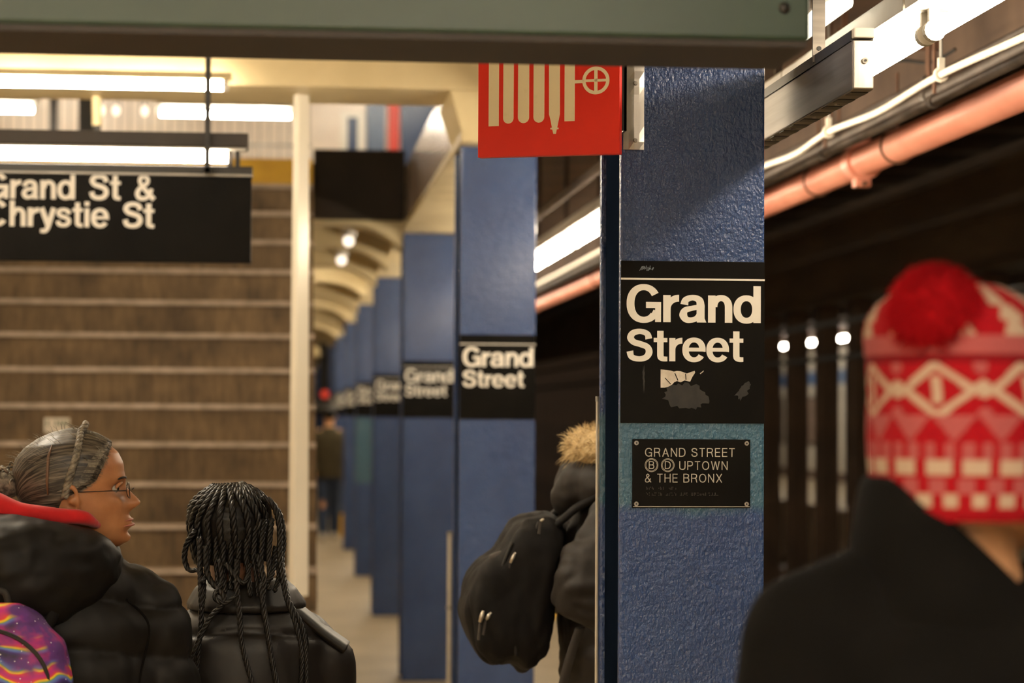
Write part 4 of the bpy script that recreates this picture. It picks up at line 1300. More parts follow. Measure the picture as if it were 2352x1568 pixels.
for s_ in (1, -1):
    lm = MB(); c = Vector((s_*0.140*WH, 0.435*WH, 0.468*WH))
    pts = [tuple(HMW @ (c+Vector((0.0205*math.cos(a), 0.0, 0.015*math.sin(a))))) for a in [2*PI*i/20 for i in range(20)]]
    pts2 = [tuple(HMW @ (c+Vector((0.0205*math.cos(a), -0.0012, 0.015*math.sin(a))))) for a in [2*PI*i/20 for i in range(20)]]
    lm.loft([pts, pts2]); lm.build('lens', 'lens_glass', go)
# swept-back hair following the skull
def hairline(t):
    return float(np.interp(t, [0.16, .24, .34, .43, .47, .52, .58, .66, .76, .86, .93, 1.0], [-.40, -.26, -.17, -.13, -.06, .07, .17, .215, .27, .315, .33, .33]))
def hair_cap(parent, H, M, mat, off, line, name='hair', nt_=70, na=100, amp=0.0):
    vs, fs = [], []
    for i in range(nt_+1):
        t = 0.15+0.849*i/nt_
        for k in range(na):
            a = 2*PI*k/na
            p = head_point(t, a, H, 0, False)
            over = (line(t)*H-p.y)/(0.05*H)
            o = off*max(-0.6, min(1.0, over))
            if amp:
                o += amp*mnoise.noise(Vector((a*9, t*30, 2)))*max(0, min(1, over))
            vs.append(tuple(M @ head_point(t, a, H, o, False)))
    for i in range(nt_):
        for k in range(na):
            a = 2*PI*(k+0.5)/na; t = 0.15+0.849*(i+0.5)/nt_
            if head_point(t, a, H, 0, False).y < line(t)*H+0.012*H:
                fs.append((i*na+k, i*na+(k+1) % na, (i+1)*na+(k+1) % na, (i+1)*na+k))
    me = bpy.data.meshes.new(name); me.from_pydata(vs, [], fs)
    bm = bmesh.new(); bm.from_mesh(me)
    bmesh.ops.delete(bm, geom=[v for v in bm.verts if not v.link_faces], context='VERTS')
    bmesh.ops.recalc_face_normals(bm, faces=bm.faces)
    bm.to_mesh(me); bm.free()
    me.polygons.foreach_set('use_smooth', [True]*len(me.polygons))
    return me
def flow_attr(me, H):
    fa_ = me.attributes.new('flow', 'FLOAT_VECTOR', 'POINT')
    dat = []
    for v in me.vertices:
        ph_ = math.atan2(v.co.x, v.co.z-0.42*H)
        dat += [ph_*1.1, v.co.y*4.0, 0.6*abs(v.co.x)/H]
    fa_.data.foreach_set('vector', dat)
me = hair_cap(W, WH, HMW, None, 0.009, hairline, amp=0.0007)
# head-space copy so the streaks of the material run front to back
me.transform(HMW.inverted())
flow_attr(me, WH)
ho = link('hair', me, 'hair_grey', W); ho.matrix_local = HMW
bm_ = MB()
bp = [head_point(t, a, WH, 0.0135, False) for t, a in ((.47, 1.72), (.55, 1.66), (.64, 1.60), (.74, 1.52), (.83, 1.44), (.90, 1.34), (.95, 1.15))]
bp += [Vector((0.03, 0.028, 1.0*WH+0.012)), Vector((-0.0, 0.028, 1.0*WH+0.014)), Vector((-0.04, 0.026, 0.985*WH+0.012))]
braid_into(bm_, [HMW @ p for p in bp], 0.0092, pitch=0.034)
bm_.build('braid', 'hair_grey_braid', W, smooth=True)
pt_ = MB(); pt_.tube([HMW @ head_point(t, a, WH, 0.0088, False) for t, a in ((.5, 2.0), (.6, 1.98), (.7, 1.95), (.8, 1.95), (.88, 1.95))], [0.002, 0.0032, 0.0035, 0.003, 0.0015], 8)
pm('scalp_brown', (0.13, 0.065, 0.032), None, 0.5)
pt_.build('parting', 'scalp_brown', W, smooth=True)
# wisps
ws = MB(); rw = random.Random(5)
for i in range(150):
    t = 0.72+0.28*rw.random(); a = rw.uniform(0.5, 5.8)
    p = head_point(t, a, WH, 0.008, False)
    if p.y > hairline(t)*WH:
        continue
    q = head_point(min(t+0.01, .999), a, WH, 0.014+0.010*rw.random(), False)+Vector((rw.gauss(0, .006), -0.014, 0))
    ws.tube([HMW @ p, HMW @ ((p+q)/2+Vector((0, 0, 0.002))), HMW @ q], [0.0005, 0.0004, 0.0002], 4)
for i in range(260):
    t = rw.uniform(0.5, 0.97); side = rw.choice((1, -1))
    # find the angle where the hairline lies at this height
    lo, hi = 0.05, PI*0.8
    for _ in range(14):
        md_ = (lo+hi)/2
        if head_point(t, md_, WH, 0, False).y > hairline(t)*WH: lo = md_
        else: hi = md_
    a = side*(lo-rw.uniform(0.0, 0.10))
    p = head_point(t, a, WH, 0.0008, True)
    q = head_point(min(t+0.015, .99), side*(lo+0.16), WH, 0.009, False)
    e = head_point(min(t+0.02, .99), side*(lo+0.34), WH, 0.0098, False)
    ws.tube([HMW @ p, HMW @ q, HMW @ e], [0.0003, 0.0007, 0.0004], 4)
ws.build('loose_hair', 'hair_grey_braid', W)['kind'] = 'stuff'
# curly ponytail behind the head
pt2 = MB(); rp_ = random.Random(9)
pc = Vector((-0.165, -0.005, 1.488))
for i in range(120):
    d = Vector((rp_.gauss(0, 1), rp_.gauss(0, 1), rp_.gauss(0, 1))).normalized()
    c = pc+Vector((d.x*0.055, d.y*0.05, d.z*0.036))*rp_.uniform(0.45, 1.0)
    ax = (Vector((-0.7, 0, -0.35))+Vector((rp_.gauss(0, .5), rp_.gauss(0, .5), rp_.gauss(0, .5)))).normalized()
    u = ax.orthogonal().normalized(); v_ = ax.cross(u)
    R0 = rp_.uniform(0.005, 0.010); ph = rp_.random()*6
    pt2.tube([c+ax*(j*0.0032-0.026)+(u*math.cos(ph+j*0.8)+v_*math.sin(ph+j*0.8))*R0 for j in range(17)], [0.0009]+[0.0022]*15+[0.0006], 5)
pt2.sphere(tuple(pc+Vector((0.03, 0, -0.005))), (0.05, 0.042, 0.03), 12, 8)
pt2.build('ponytail', 'hair_grey_braid', W, smooth=True)
# puffer coat
def coat_mesh(rings, arms, voxel, smooth=4, name='coat'):
    mb = MB()
    mb.loft(rings)
    for pts, rs_ in arms:
        chain(mb, pts, rs_)
    return remesh(mb, voxel, smooth, name)
wr = [ell_ring(0, 0, z, rx_, ry_) for z, rx_, ry_ in ((0.62, .215, .16), (0.8, .215, .165), (1.0, .205, .16), (1.12, .2, .155), (1.2, .19, .15), (1.27, .155, .135), (1.32, .115, .115), (1.36, .095, .1))]
wa = [([(s_*0.13, 0, 1.245), (s_*0.168, 0.0, 1.205), (s_*0.215, 0.0, 0.98), (s_*0.19, 0.12, 0.80)], [0.07, 0.084, 0.072, 0.06]) for s_ in (-1, 1)]
me = coat_mesh(wr, wa, 0.009)
displace(me, lambda v: baffle(v[:, 2]+0.22*np.abs(v[:, 0])-0.10*v[:, 0]+0.012*fbm(v, 6), 0.105, 0.019)+0.007*fbm(v, 13, 3)+0.0025*fbm(v, 40, 1, (1, 1, 0.5)))
link('coat', me, 'puffer_black', W)
sm = MB()
sm.tube(catmull([(0.13, -0.135, 1.255), (0.175, -0.12, 1.2), (0.16, -0.135, 1.1), (0.15, -0.15, 0.98)], 8), 0.0028, 6)
sm.build('armhole_seam', 'wool_black', W, smooth=True)
# thick hood lying on the back and round the neck
hm = MB()
hp = [(0.06, 0.06, 1.335, .04), (0.062, -0.02, 1.325, .055), (0.04, -0.10, 1.318, .08), (-0.03, -0.14, 1.312, .105), (-0.10, -0.16, 1.315, .115), (-0.19, -0.12, 1.315, .11), (-0.21, -0.02, 1.325, .09), (-0.15, 0.06, 1.34, .065)]
P_ = catmull([h[:3] for h in hp], 5)
Rr = np.interp(np.linspace(0, 1, len(P_)), np.linspace(0, 1, len(hp)), [h[3] for h in hp])
for p, r_ in zip(P_, Rr):
    hm.sphere(tuple(p), (r_, r_*0.82, r_*1.0), 16, 10)
me = remesh(hm, 0.009, 5, 'hood')
displace(me, lambda v: 0.010*fbm(v, 8, 7)+0.007*fbm(v, 16, 2, (1, 1, 2))+0.002*fbm(v, 45, 1))
link('hood', me, 'puffer_black', W)
rm = MB()
rim = [(0.062, 0.0, 1.355, .006), (0.066, -0.045, 1.395, .008), (0.055, -0.08, 1.409, .011), (0.035, -0.10, 1.419, .015), (-0.02, -0.115, 1.424, .017), (-0.09, -0.12, 1.430, .022), (-0.15, -0.12, 1.448, .031), (-0.22, -0.09, 1.462, .034), (-0.25, 0.0, 1.44, .03), (-0.2, 0.07, 1.42, .025)]
P_ = catmull([h[:3] for h in rim], 6)
rm.tube(P_, list(np.interp(np.linspace(0, 1, len(P_)), np.linspace(0, 1, len(rim)), [h[3] for h in rim])), 14)
me = remesh(rm, 0.006, 3, 'hood_lining')
displace(me, lambda v: 0.004*fbm(v, 14, 5))
link('hood_lining', me, 'lining_red', W, label='bright red hood lining')
trousers_shoes(W, (0, 0, 0.82), (-0.1, 0, 0), (0.1, 0.02, 0), 'trouser_dark', 'shoe_dark')

# her patterned backpack
def galaxy():
    m, nt, b = nodes_of('galaxy_print')
    v = mapped(nt)
    w = nt.nodes.new('ShaderNodeTexWave'); w.wave_type = 'RINGS'
    w.inputs['Scale'].default_value = 5.5; w.inputs['Distortion'].default_value = 5.0
    w.inputs['Detail'].default_value = 2.0; w.inputs['Detail Scale'].default_value = 1.6
    nt.links.new(v, w.inputs['Vector'])
    c = ramp(nt, w.outputs[1], [(0.0, (0.015, 0.008, 0.05)), (0.2, (0.05, 0.02, 0.2)), (0.36, (0.09, 0.16, 0.5)), (0.5, (0.14, 0.22, 0.55)), (0.58, (0.1, 0.4, 0.1)), (0.66, (0.8, 0.5, 0.02)), (0.76, (0.85, 0.6, 0.03)), (0.84, (0.75, 0.06, 0.05)), (1.0, (0.5, 0.02, 0.22))])
    n2 = ramp(nt, noise_tex(nt, v, 6.5, 3), [(0.5, 0), (0.56, 1)])
    c2 = ramp(nt, noise_tex(nt, v, 9, 4), [(0.3, (0.012, 0.008, 0.04)), (0.5, (0.10, 0.02, 0.2)), (0.62, (0.55, 0.02, 0.2)), (0.75, (0.75, 0.05, 0.08))])
    cc = mixc(nt, n2, c, c2)
    vo = nt.nodes.new('ShaderNodeTexVoronoi'); vo.inputs['Scale'].default_value = 75
    nt.links.new(v, vo.inputs['Vector'])
    st_ = ramp(nt, vo.outputs[0], [(0.06, 1), (0.13, 0)])
    nt.links.new(mixc(nt, st_, cc, (0.8, 0.78, 0.85)), b.inputs['Base Color'])
    b.inputs['Roughness'].default_value = 0.6
galaxy()
gp = thing('backpack', 'galaxy and rainbow print backpack worn over the black puffer coat', 'backpack', (-0.565, 4.53, 0.825))
mb = MB()
rg = []
for z, w_, d_ in ((0.0, .11, .06), (0.03, .14, .075), (0.12, .155, .09), (0.28, .155, .085), (0.36, .14, .07), (0.41, .10, .05), (0.435, .05, .03)):
    rg.append(ell_ring(0, 0, z, w_, d_, 32, 0.6))
mb.loft(rg)
me = remesh(mb, 0.008, 3, 'pack_body')
displace(me, lambda v: 0.007*fbm(v, 9, 4)+0.003*fbm(v, 24, 4))
link('pack_body', me, 'galaxy_print', gp)
z_ = MB(); z_.tube(catmull([(-0.13, -0.062, 0.12), (-0.11, -0.07, 0.32), (0, -0.062, 0.39), (0.11, -0.07, 0.32), (0.13, -0.062, 0.12)], 10), 0.004, 6)
z_.build('zip', 'rubber', gp, smooth=True)
hd = MB(); hd.tube(catmull([(-0.03, 0.03, 0.42), (-0.02, 0.03, 0.455), (0.02, 0.03, 0.455), (0.03, 0.03, 0.42)], 6), 0.007, 8)
hd.build('carry_loop', 'rubber', gp, smooth=True)
ss = MB()
P_ = catmull([(0.09, 0.09, 0.37), (0.13, 0.12, 0.45), (0.19, 0.19, 0.46), (0.21, 0.28, 0.40)], 10)
ss.loft([[tuple(p+Vector((-0.012, -0.014, 0.0))), tuple(p+Vector((0.0, -0.022, 0.003))), tuple(p+Vector((0.022, 0.0, 0.012))), tuple(p+Vector((0.016, 0.006, 0.004)))] for p in P_])
ss.build('shoulder_strap', 'pack_black', gp, smooth=True)

# ================================================================== the child with long braids
G = thing('person', 'person with long braids seen from behind in a smooth black leather jacket', 'person', (-0.086, 5.08, 0))
G.scale = (1.04, 1.0, 1.0)
GH = 0.218
HMG = Matrix.Translation((-0.022, 0.005, 1.252)) @ Matrix.Rotation(math.radians(6), 4, 'Z') @ Matrix.Rotation(math.radians(-4), 4, 'Y')
def g_skel(mb):
    chain(mb, [(0, 0, 1.16), (0, 0.0, 1.0), (0, 0, 0.82)], [0.09, 0.1, 0.11])
    for s_ in (-1, 1):
        chain(mb, [(s_*0.1, 0, 1.15), (s_*0.15, 0, 1.1), (s_*0.185, 0.0, 0.9), (s_*0.16, 0.1, 0.74)], [0.045, 0.045, 0.036, 0.026])
        hand_into(mb, (s_*0.16, 0.1, 0.74), (-s_*0.3, 0.5, -0.7), (s_, 0.3, 0), s_, 0.85)
    legs_into(mb, (0, 0, 0.76), (-0.09, 0, 0), (0.09, 0.0, 0), (0.07, 0.05, 0.038))
link('body', make_body('body', G, GH, HMG, (0, 0, 1.20), g_skel, 0.006), 'skin_dark', G)
def g_line(t):
    return float(np.interp(t, [0.1, .22, .32, .42, .47, .52, .6, .7, .86, 1.0], [-.44, -.30, -.15, -.10, -.02, .08, .16, .22, .30, .33]))
me = hair_cap(G, GH, HMG, None, 0.010, g_line, amp=0.0015)
link('hair', me, 'hair_black', G)
# pixel-sized measures of the braids, turned into metres at her distance
def gq(px, py, y): return Vector(((px-559)/1083.0, y, EYE-(py-953)/1083.0))
rg_ = random.Random(21)
def braid(pts, r=0.0078):
    m = MB(); braid_into(m, pts, r, 6)
    return m.build('braid', 'hair_black', G, smooth=True)
# cornrows over the back of the skull
for i in range(13):
    a0 = 1.15+i*(4.0/12)
    pts = []
    for t in (.97, .9, .8, .68, .56, .45, .36, .29):
        a = PI+(a0-PI)*(0.45+0.55*min(1, (1.02-t)/0.35))
        pts.append(HMG @ head_point(t, a, GH, 0.013, False))
    braid(pts, 0.0092)
# hanging braids down the back
B = 1
hang = [
    [(462, 1240, -.10), (463, 1300, -.115), (466, 1360, -.135), (468, 1430, -.145), (462, 1500, -.15), (458, 1600, -.15)],
    [(475, 1260, -.11), (482, 1330, -.13), (520, 1380, -.15), (490, 1420, -.155), (465, 1470, -.155), (445, 1530, -.155), (432, 1600, -.15)],
    [(545, 1290, -.12), (545, 1350, -.14), (553, 1420, -.155), (558, 1480, -.16), (570, 1530, -.16), (590, 1600, -.16)],
    [(590, 1280, -.11), (606, 1340, -.14), (604, 1390, -.15), (615, 1450, -.155), (625, 1520, -.16), (640, 1600, -.16)],
    [(632, 1265, -.07), (622, 1330, -.125), (600, 1350, -.145), (603, 1380, -.15), (612, 1440, -.16), (630, 1540, -.16), (650, 1610, -.16)],
    [(600, 1145, -.085), (628, 1170, -.085), (640, 1220, -.085), (642, 1290, -.11), (655, 1370, -.145), (675, 1430, -.15), (690, 1490, -.155), (692, 1550, -.155), (685, 1620, -.155)],
    [(612, 1150, -.06), (640, 1190, -.06), (649, 1250, -.065), (646, 1300, -.085), (660, 1380, -.14), (690, 1440, -.148), (700, 1500, -.15), (703, 1600, -.15)],
    [(505, 1290, -.12), (512, 1340, -.135), (497, 1375, -.15), (520, 1390, -.155), (545, 1370, -.155)],
    [(452, 1225, -.075), (432, 1255, -.07), (426, 1290, -.07), (437, 1318, -.08), (460, 1318, -.1), (472, 1345, -.125), (470, 1400, -.145)],
    [(520, 1300, -.125), (560, 1345, -.14), (575, 1300, -.12)],
    [(610, 1290, -.1), (632, 1300, -.09), (640, 1330, -.1), (630, 1365, -.125)],
]
for i in range(9):
    x = 478+i*17; e = rg_.uniform(-25, 25)
    hang.append([(x+8, 1200, -.075), (x+4, 1240, -.098), (x+2, 1285, -.108), (x+4+e*.3, 1325, -.122), (x+3+e*.7, 1360+e, -.14)])
for h in hang:
    braid([gq(*p) for p in h], 0.0072)
# pink spectacle arm showing at her cheek
gs = MB()
gs.tube([gq(452, 1235, 0.0), gq(444, 1248, 0.05), gq(452, 1262, 0.09)], 0.002, 6)
gs.build('glasses', 'pink_plastic', G, label='pink spectacle frame')
gr_ = [ell_ring(0.008, 0, z, rx_, ry_) for z, rx_, ry_ in ((0.6, .185, .14), (0.8, .18, .14), (0.95, .178, .14), (1.06, .18, .14), (1.13, .172, .135), (1.18, .14, .12), (1.225, .095, .095), (1.25, .075, .08))]
ga = [([(0.008+s_*0.115, 0, 1.13), (0.008+s_*0.158, 0.0, 1.085), (0.008+s_*0.175, 0.0, 0.88), (s_*0.17, 0.1, 0.74)], [0.068, 0.072, 0.064, 0.05]) for s_ in (-1, 1)]
me = coat_mesh(gr_, ga, 0.008, 5, 'jacket')
displace(me, lambda v: 0.006*fbm(v, 9, 3)+0.003*fbm(v, 22, 8, (1, 1, 0.6))-0.006*np.exp(-((v[:, 2]+0.10*np.abs(v[:, 0])-1.165)/0.007)**2)*(v[:, 1] < 0.0))
link('jacket', me, 'leather_black', G)
cl = MB()
cr = []
for i in range(29):
    a = 2*PI*i/28
    cr.append((math.sin(a), -math.cos(a)))
def cring(z, rx_, ry_, dz=0.0): return [(0.006+rx_*x, ry_*y, z+dz*y) for x, y in cr[:-1]]
cl.loft([cring(1.235, .068, .068), cring(1.262, .074, .076), cring(1.268, .085, .088), cring(1.25, .108, .112), cring(1.215, .128, .132), cring(1.20, .126, .128), cring(1.21, .1, .1)])
me = remesh(cl, 0.005, 3, 'collar')
displace(me, lambda v: 0.004*fbm(v, 18, 3))
link('collar', me, 'leather_black', G)
fl_ = MB()
P_ = catmull([(0.095, -0.05, 1.226), (0.135, -0.045, 1.192), (0.175, -0.04, 1.157), (0.222, -0.035, 1.122)], 8)
fl_.loft([[tuple(p+Vector((-0.012, -0.022, -0.014))), tuple(p+Vector((-0.004, -0.026, -0.004))), tuple(p+Vector((0.004, 0.02, 0.008))), tuple(p+Vector((-0.002, 0.02, 0.0)))] for p in P_])
fl_.build('shoulder_flap', 'leather_black', G, smooth=True)
for pts in ([(0.12, -0.095, 1.19), (0.135, -0.115, 1.14), (0.13, -0.128, 1.06), (0.135, -0.128, 0.95)],):
    m = MB(); m.tube(catmull(pts, 8), 0.0022, 6); m.build('seam', 'wool_black', G, smooth=True)
trousers_shoes(G, (0, 0, 0.72), (-0.09, 0, 0), (0.09, 0, 0), 'trouser_dark', 'shoe_dark', (0.09, 0.07, 0.055))

# ================================================================== the person half hidden by the column, with backpack
K = thing('person', 'person in a black parka with tan fur hood trim half hidden behind the column', 'person', (0.88, 5.95, 0))
KH = 0.24
HMK = Matrix.Translation((0.11, 0, 1.53)) @ Matrix.Rotation(math.radians(-90), 4, 'Z') @ Matrix.Rotation(math.radians(-14), 4, 'X')
def k_skel(mb):
    chain(mb, [(0.03, 0, 1.40), (0.0, 0.0, 1.2), (0.0, 0, 0.98)], [0.12, 0.14, 0.14])
    for s_ in (-1, 1):
        chain(mb, [(0.01, s_*0.12, 1.39), (0, s_*0.19, 1.36), (-0.1, s_*0.24, 1.17), (0.16, s_*0.2, 1.13)], [0.055, 0.055, 0.045, 0.03])
        hand_into(mb, (0.16, s_*0.2, 1.13), (1, -s_*0.4, 0.1), (0, 0, 1), s_)
    for s_ in (-1, 1):
        chain(mb, [(0, s_*0.09, 0.92), (0.03, s_*0.09, 0.5), (0, s_*0.09, 0.09)], [0.085, 0.06, 0.045])
link('body', make_body('body', K, KH, HMK, (0.04, 0, 1.46), k_skel, 0.007), 'skin_tan', K)
me = hair_cap(K, KH, HMK, None, 0.012, g_line, amp=0.002)
link('hair', me, 'hair_black', K)
kr = [ell_ring(0.0, 0, z, rx_, ry_) for z, rx_, ry_ in ((0.72, .16, .23), (0.9, .155, .225), (1.1, .15, .22), (1.25, .15, .22), (1.36, .14, .2), (1.42, .12, .16), (1.47, .10, .11), (1.5, .09, .09))]
ka = [([(0.0, s_*0.14, 1.385), (-0.015, s_*0.20, 1.345), (-0.125, s_*0.255, 1.205), (-0.06, s_*0.27, 1.155), (0.17, s_*0.22, 1.125)], [0.085, 0.092, 0.083, 0.083, 0.06]) for s_ in (-1, 1)]
me = coat_mesh(kr, ka, 0.009, 5, 'parka')
displace(me, lambda v: 0.012*fbm(v, 8, 3, (1.6, 1, 0.8))+0.016*np.abs(fbm(v+0.3*v[:, [2, 0, 1]], 13, 9, (0.5, 1, 1.7)))+0.002*fbm(v, 42, 5)+0.007*np.sin(58*(v[:, 2]*0.8-v[:, 0]*0.6)+5*fbm(v, 7, 11))*np.clip((-v[:, 1]-0.12)*14, 0, 1)*(0.4+0.6*np.clip(fbm(v, 5, 2)+0.5, 0, 1)))
link('parka', me, 'parka_black', K)
hk = MB()
for x, y, z, r_ in ((-0.10, -0.04, 1.455, .07), (-0.10, 0.04, 1.455, .07), (-0.06, -0.11, 1.45, .065), (-0.06, 0.11, 1.45, .065), (0.0, -0.13, 1.45, .06), (0.0, 0.13, 1.45, .06), (-0.125, 0, 1.42, .06), (0.05, -0.11, 1.46, .05), (0.05, 0.11, 1.46, .05)):
    hk.sphere((x, y, z), r_, 14, 10)
me = remesh(hk, 0.009, 22, 'hood')
displace(me, lambda v: 0.006*fbm(v, 14, 3)+0.004*fbm(v, 24, 3, (1, 1, 2)))
link('hood', me, 'parka_black', K)
def fur_into(mb, surf_pts, n, L, rnd, droop=0.3, w=0.0011):
    for i in range(n):
        c, nrm = surf_pts()
        d = (nrm+Vector((rnd.gauss(0, .45), rnd.gauss(0, .45), rnd.gauss(0, .45)-droop))).normalized()
        s_ = d.orthogonal().normalized()*w
        l = L*rnd.uniform(0.5, 1.1)
        m_ = c+d*l*0.55; e = c+d*l+Vector((0, 0, -0.15*l))
        mb.add([c-s_, c+s_, m_+s_*0.7, m_-s_*0.7, e], [(0, 1, 2, 3), (3, 2, 4)])
def ring_fur(parent, centre, R, rx_, mat, n, L, a0, a1, seed, tiltz=0.0):
    rnd = random.Random(seed)
    core = MB()
    pts = [Vector((centre[0]+R*math.cos(a)*1.0, centre[1]+R*1.15*math.sin(a), centre[2]+tiltz*math.cos(a))) for a in np.linspace(a0, a1, 24)]
    core.tube(pts, [rx_*0.6]+[rx_*0.85]*22+[rx_*0.6], 12)
    def sp():
        p = pts[rnd.randrange(len(pts))]+Vector((rnd.gauss(0, .006), rnd.gauss(0, .006), 0))
        d = Vector((rnd.gauss(0, 1), rnd.gauss(0, 1), rnd.gauss(0, 1))).normalized()
        return p+d*rx_*0.8, d
    fur_into(core, sp, n, L, rnd)
    o = core.build('fur_trim', mat, parent, flat_mesh=False)
    return o
ring_fur(K, (0.035, 0, 1.545), 0.118, 0.062, 'fur_tan', 6500, 0.036, PI*0.42, PI*1.58, 4, -0.0)
for s_ in (-1, 1):
    m = MB()
    P_ = catmull([(-0.16, s_*0.09, 1.30), (-0.135, s_*0.11, 1.40), (-0.06, s_*0.12, 1.468), (0.05, s_*0.12, 1.455), (0.11, s_*0.12, 1.36)], 8)
mat_tr = 'trouser_dark'
mbk = MB()
mbk.sphere((0, 0, 0.9), (0.13, 0.19, 0.14), 18, 10)
for s_ in (-1, 1):
    chain(mbk, [(0, s_*0.09, 0.86), (0.03, s_*0.09, 0.5), (0, s_*0.09, 0.09)], [0.105, 0.08, 0.066])
link('trousers', remesh(mbk, 0.014, 3, 'trousers'), 'trouser_dark', K)
for s_ in (-1, 1):
    sb_ = MB(); capsule(sb_, Vector((-0.05, s_*0.09, 0.05)), Vector((0.15, s_*0.09, 0.042)), 0.05, 0.042)
    me = remesh(sb_, 0.01, 3, 'shoe'); v, n = verts_np(me); v[:, 2] = np.maximum(v[:, 2], 0.001); me.vertices.foreach_set('co', v.ravel())
    link('shoe', me, 'shoe_dark', K)

BP = thing('backpack', 'black backpack with silver zip pulls worn over the black parka', 'backpack', (0.88, 5.95, 0))
def kq(px, py, y=0.0): return Vector(((px-653)/880.0-0.88, y, EYE-(py-953)/880.0))
prof = [(1222, 1182), (1262, 1178), (1290, 1215), (1270, 1300), (1262, 1400), (1255, 1480), (1205, 1532), (1170, 1512), (1120, 1512), (1088, 1460), (1068, 1385), (1078, 1335), (1108, 1290), (1140, 1268), (1168, 1220), (1192, 1192)]
mbp = MB()
pr = catmull([kq(*p) for p in prof], 4, closed=True)
cxy = sum(pr, Vector())/len(pr)
rings = []
for y, k_ in ((-0.165, 0.62), (-0.15, 0.86), (-0.12, 0.97), (-0.05, 1.0), (0.05, 1.0), (0.12, 0.97), (0.15, 0.86), (0.165, 0.62)):
    rings.append([tuple(cxy+(p-cxy)*k_+Vector((0, y, 0))) for p in pr])
mbp.loft(rings)
me = remesh(mbp, 0.008, 4, 'pack_body')
displace(me, lambda v: 0.010*fbm(v, 9, 6)+0.012*np.abs(fbm(v, 17, 2, (1.5, 1, 0.5)))+0.0015*fbm(v, 60, 5))
pbo = link('pack_body', me, 'pack_black', BP)
pk_ = MB()
pp_ = [kq(*p) for p in ((1108, 1300), (1135, 1290), (1160, 1400), (1160, 1500), (1118, 1510), (1085, 1455), (1072, 1385))]
pp_ = catmull(pp_, 4, closed=True); c2_ = sum(pp_, Vector())/len(pp_)
pk_.loft([[tuple(c2_+(p-c2_)*k_+Vector((-0.012, y, 0))) for p in pp_] for y, k_ in ((-0.125, 0.75), (-0.11, 1.0), (0.11, 1.0), (0.125, 0.75))])
me = remesh(pk_, 0.007, 3, 'front_pocket'); displace(me, lambda v: 0.005*fbm(v, 14, 8))
link('front_pocket', me, 'pack_black', BP)
for pts in ([(1165, 1235), (1140, 1300), (1132, 1380), (1150, 1470)], [(1225, 1190), (1190, 1290), (1170, 1400), (1175, 1490)]):
    m = MB(); m.tube(catmull([kq(p[0], p[1], -0.155) for p in pts], 8), 0.004, 6)
    m.build('zip_track', 'rubber', BP, smooth=True)
pm('zip_metal', (0.62, 0.57, 0.48), None, 0.3, 0.9)
for (x0, y0, x1, y1, w_) in ((1172, 1258, 1160, 1282, .005), (1100, 1388, 1093, 1414, .006), (1118, 1392, 1106, 1408, .006), (1236, 1183, 1228, 1188, .004), (1188, 1362, 1196, 1376, .003)):
    a_, b_ = kq(x0, y0, -0.163), kq(x1, y1, -0.163)
    m = MB(); m.tube([a_, (a_+b_)/2, b_], [w_*0.6, w_, w_*0.8], 8); z_ = m.build('zip_pull', 'zip_metal', BP, smooth=True)
    m = MB(); m.tube([b_, b_+(b_-a_)*0.5+Vector((0, 0, -0.03))], [0.003, 0.004], 6); m.build('pull_cord', 'strap_grey', z_)
fld = MB(); P_ = catmull([kq(1120, 1282, -0.10), kq(1148, 1272, -0.11), kq(1160, 1290, -0.12)], 6)
fld.tube(P_, [0.008]+[0.017]*(len(P_)-2)+[0.008], 10)
fld.build('pocket_flap', 'strap_grey', BP, smooth=True, label='worn grey pocket edge')
for s_ in (-1, 1):
    st_ = MB()
    P_ = catmull([(-0.215, s_*0.10, 1.33), (-0.165, s_*0.115, 1.37), (-0.115, s_*0.13, 1.41), (0.0, s_*0.14, 1.465), (0.10, s_*0.13, 1.42), (0.165, s_*0.12, 1.28)], 8)
    st_.loft([[tuple(p+Vector((0, -0.03, 0.004))), tuple(p+Vector((0, 0.03, 0.004))), tuple(p+Vector((0.004, 0.03, -0.012))), tuple(p+Vector((0.004, -0.03, -0.012)))] for p in P_])
    st_.build('shoulder_strap', 'pack_black', BP, smooth=True)
hs = MB(); P_ = catmull([kq(1310, 1420, -0.24), kq(1290, 1480, -0.235), kq(1270, 1560, -0.23), kq(1255, 1640, -0.22)], 6)
hs.loft([[tuple(p+Vector((-0.012, -0.003, 0))), tuple(p+Vector((0.012, -0.003, 0.002))), tuple(p+Vector((0.012, 0.002, 0.002))), tuple(p+Vector((-0.012, 0.002, 0)))] for p in P_])
hs.build('loose_strap', 'strap_grey', BP, smooth=True)

# ================================================================== the person in the red knitted hat
N = thing('person', 'person in a dark wool coat wearing a red and white pompom hat', 'person', (0.80, 2.6, 0))
NH = 0.235
HMN = Matrix.Translation((0.0, 0.0, 1.478)) @ Matrix.Rotation(math.radians(-55), 4, 'Z') @ Matrix.Rotation(math.radians(-6), 4, 'X')
def n_skel(mb):
    chain(mb, [(0.0, 0, 1.33), (0.0, 0.0, 1.15), (0.0, 0, 0.92)], [0.12, 0.14, 0.14])
    for s_ in (-1, 1):
        chain(mb, [(s_*0.12, 0, 1.35), (s_*0.185, 0, 1.31), (s_*0.24, -0.01, 1.04), (s_*0.19, 0.12, 0.84)], [0.055, 0.055, 0.045, 0.03])
        hand_into(mb, (s_*0.19, 0.12, 0.84), (-s_*0.3, 0.6, -0.6), (s_, 0.3, 0), s_)
    legs_into(mb, (0, 0, 0.88), (-0.11, 0, 0), (0.11, 0, 0))
link('body', make_body('body', N, NH, HMN, (0.01, 0, 1.39), n_skel, 0.006), 'skin_tan', N)
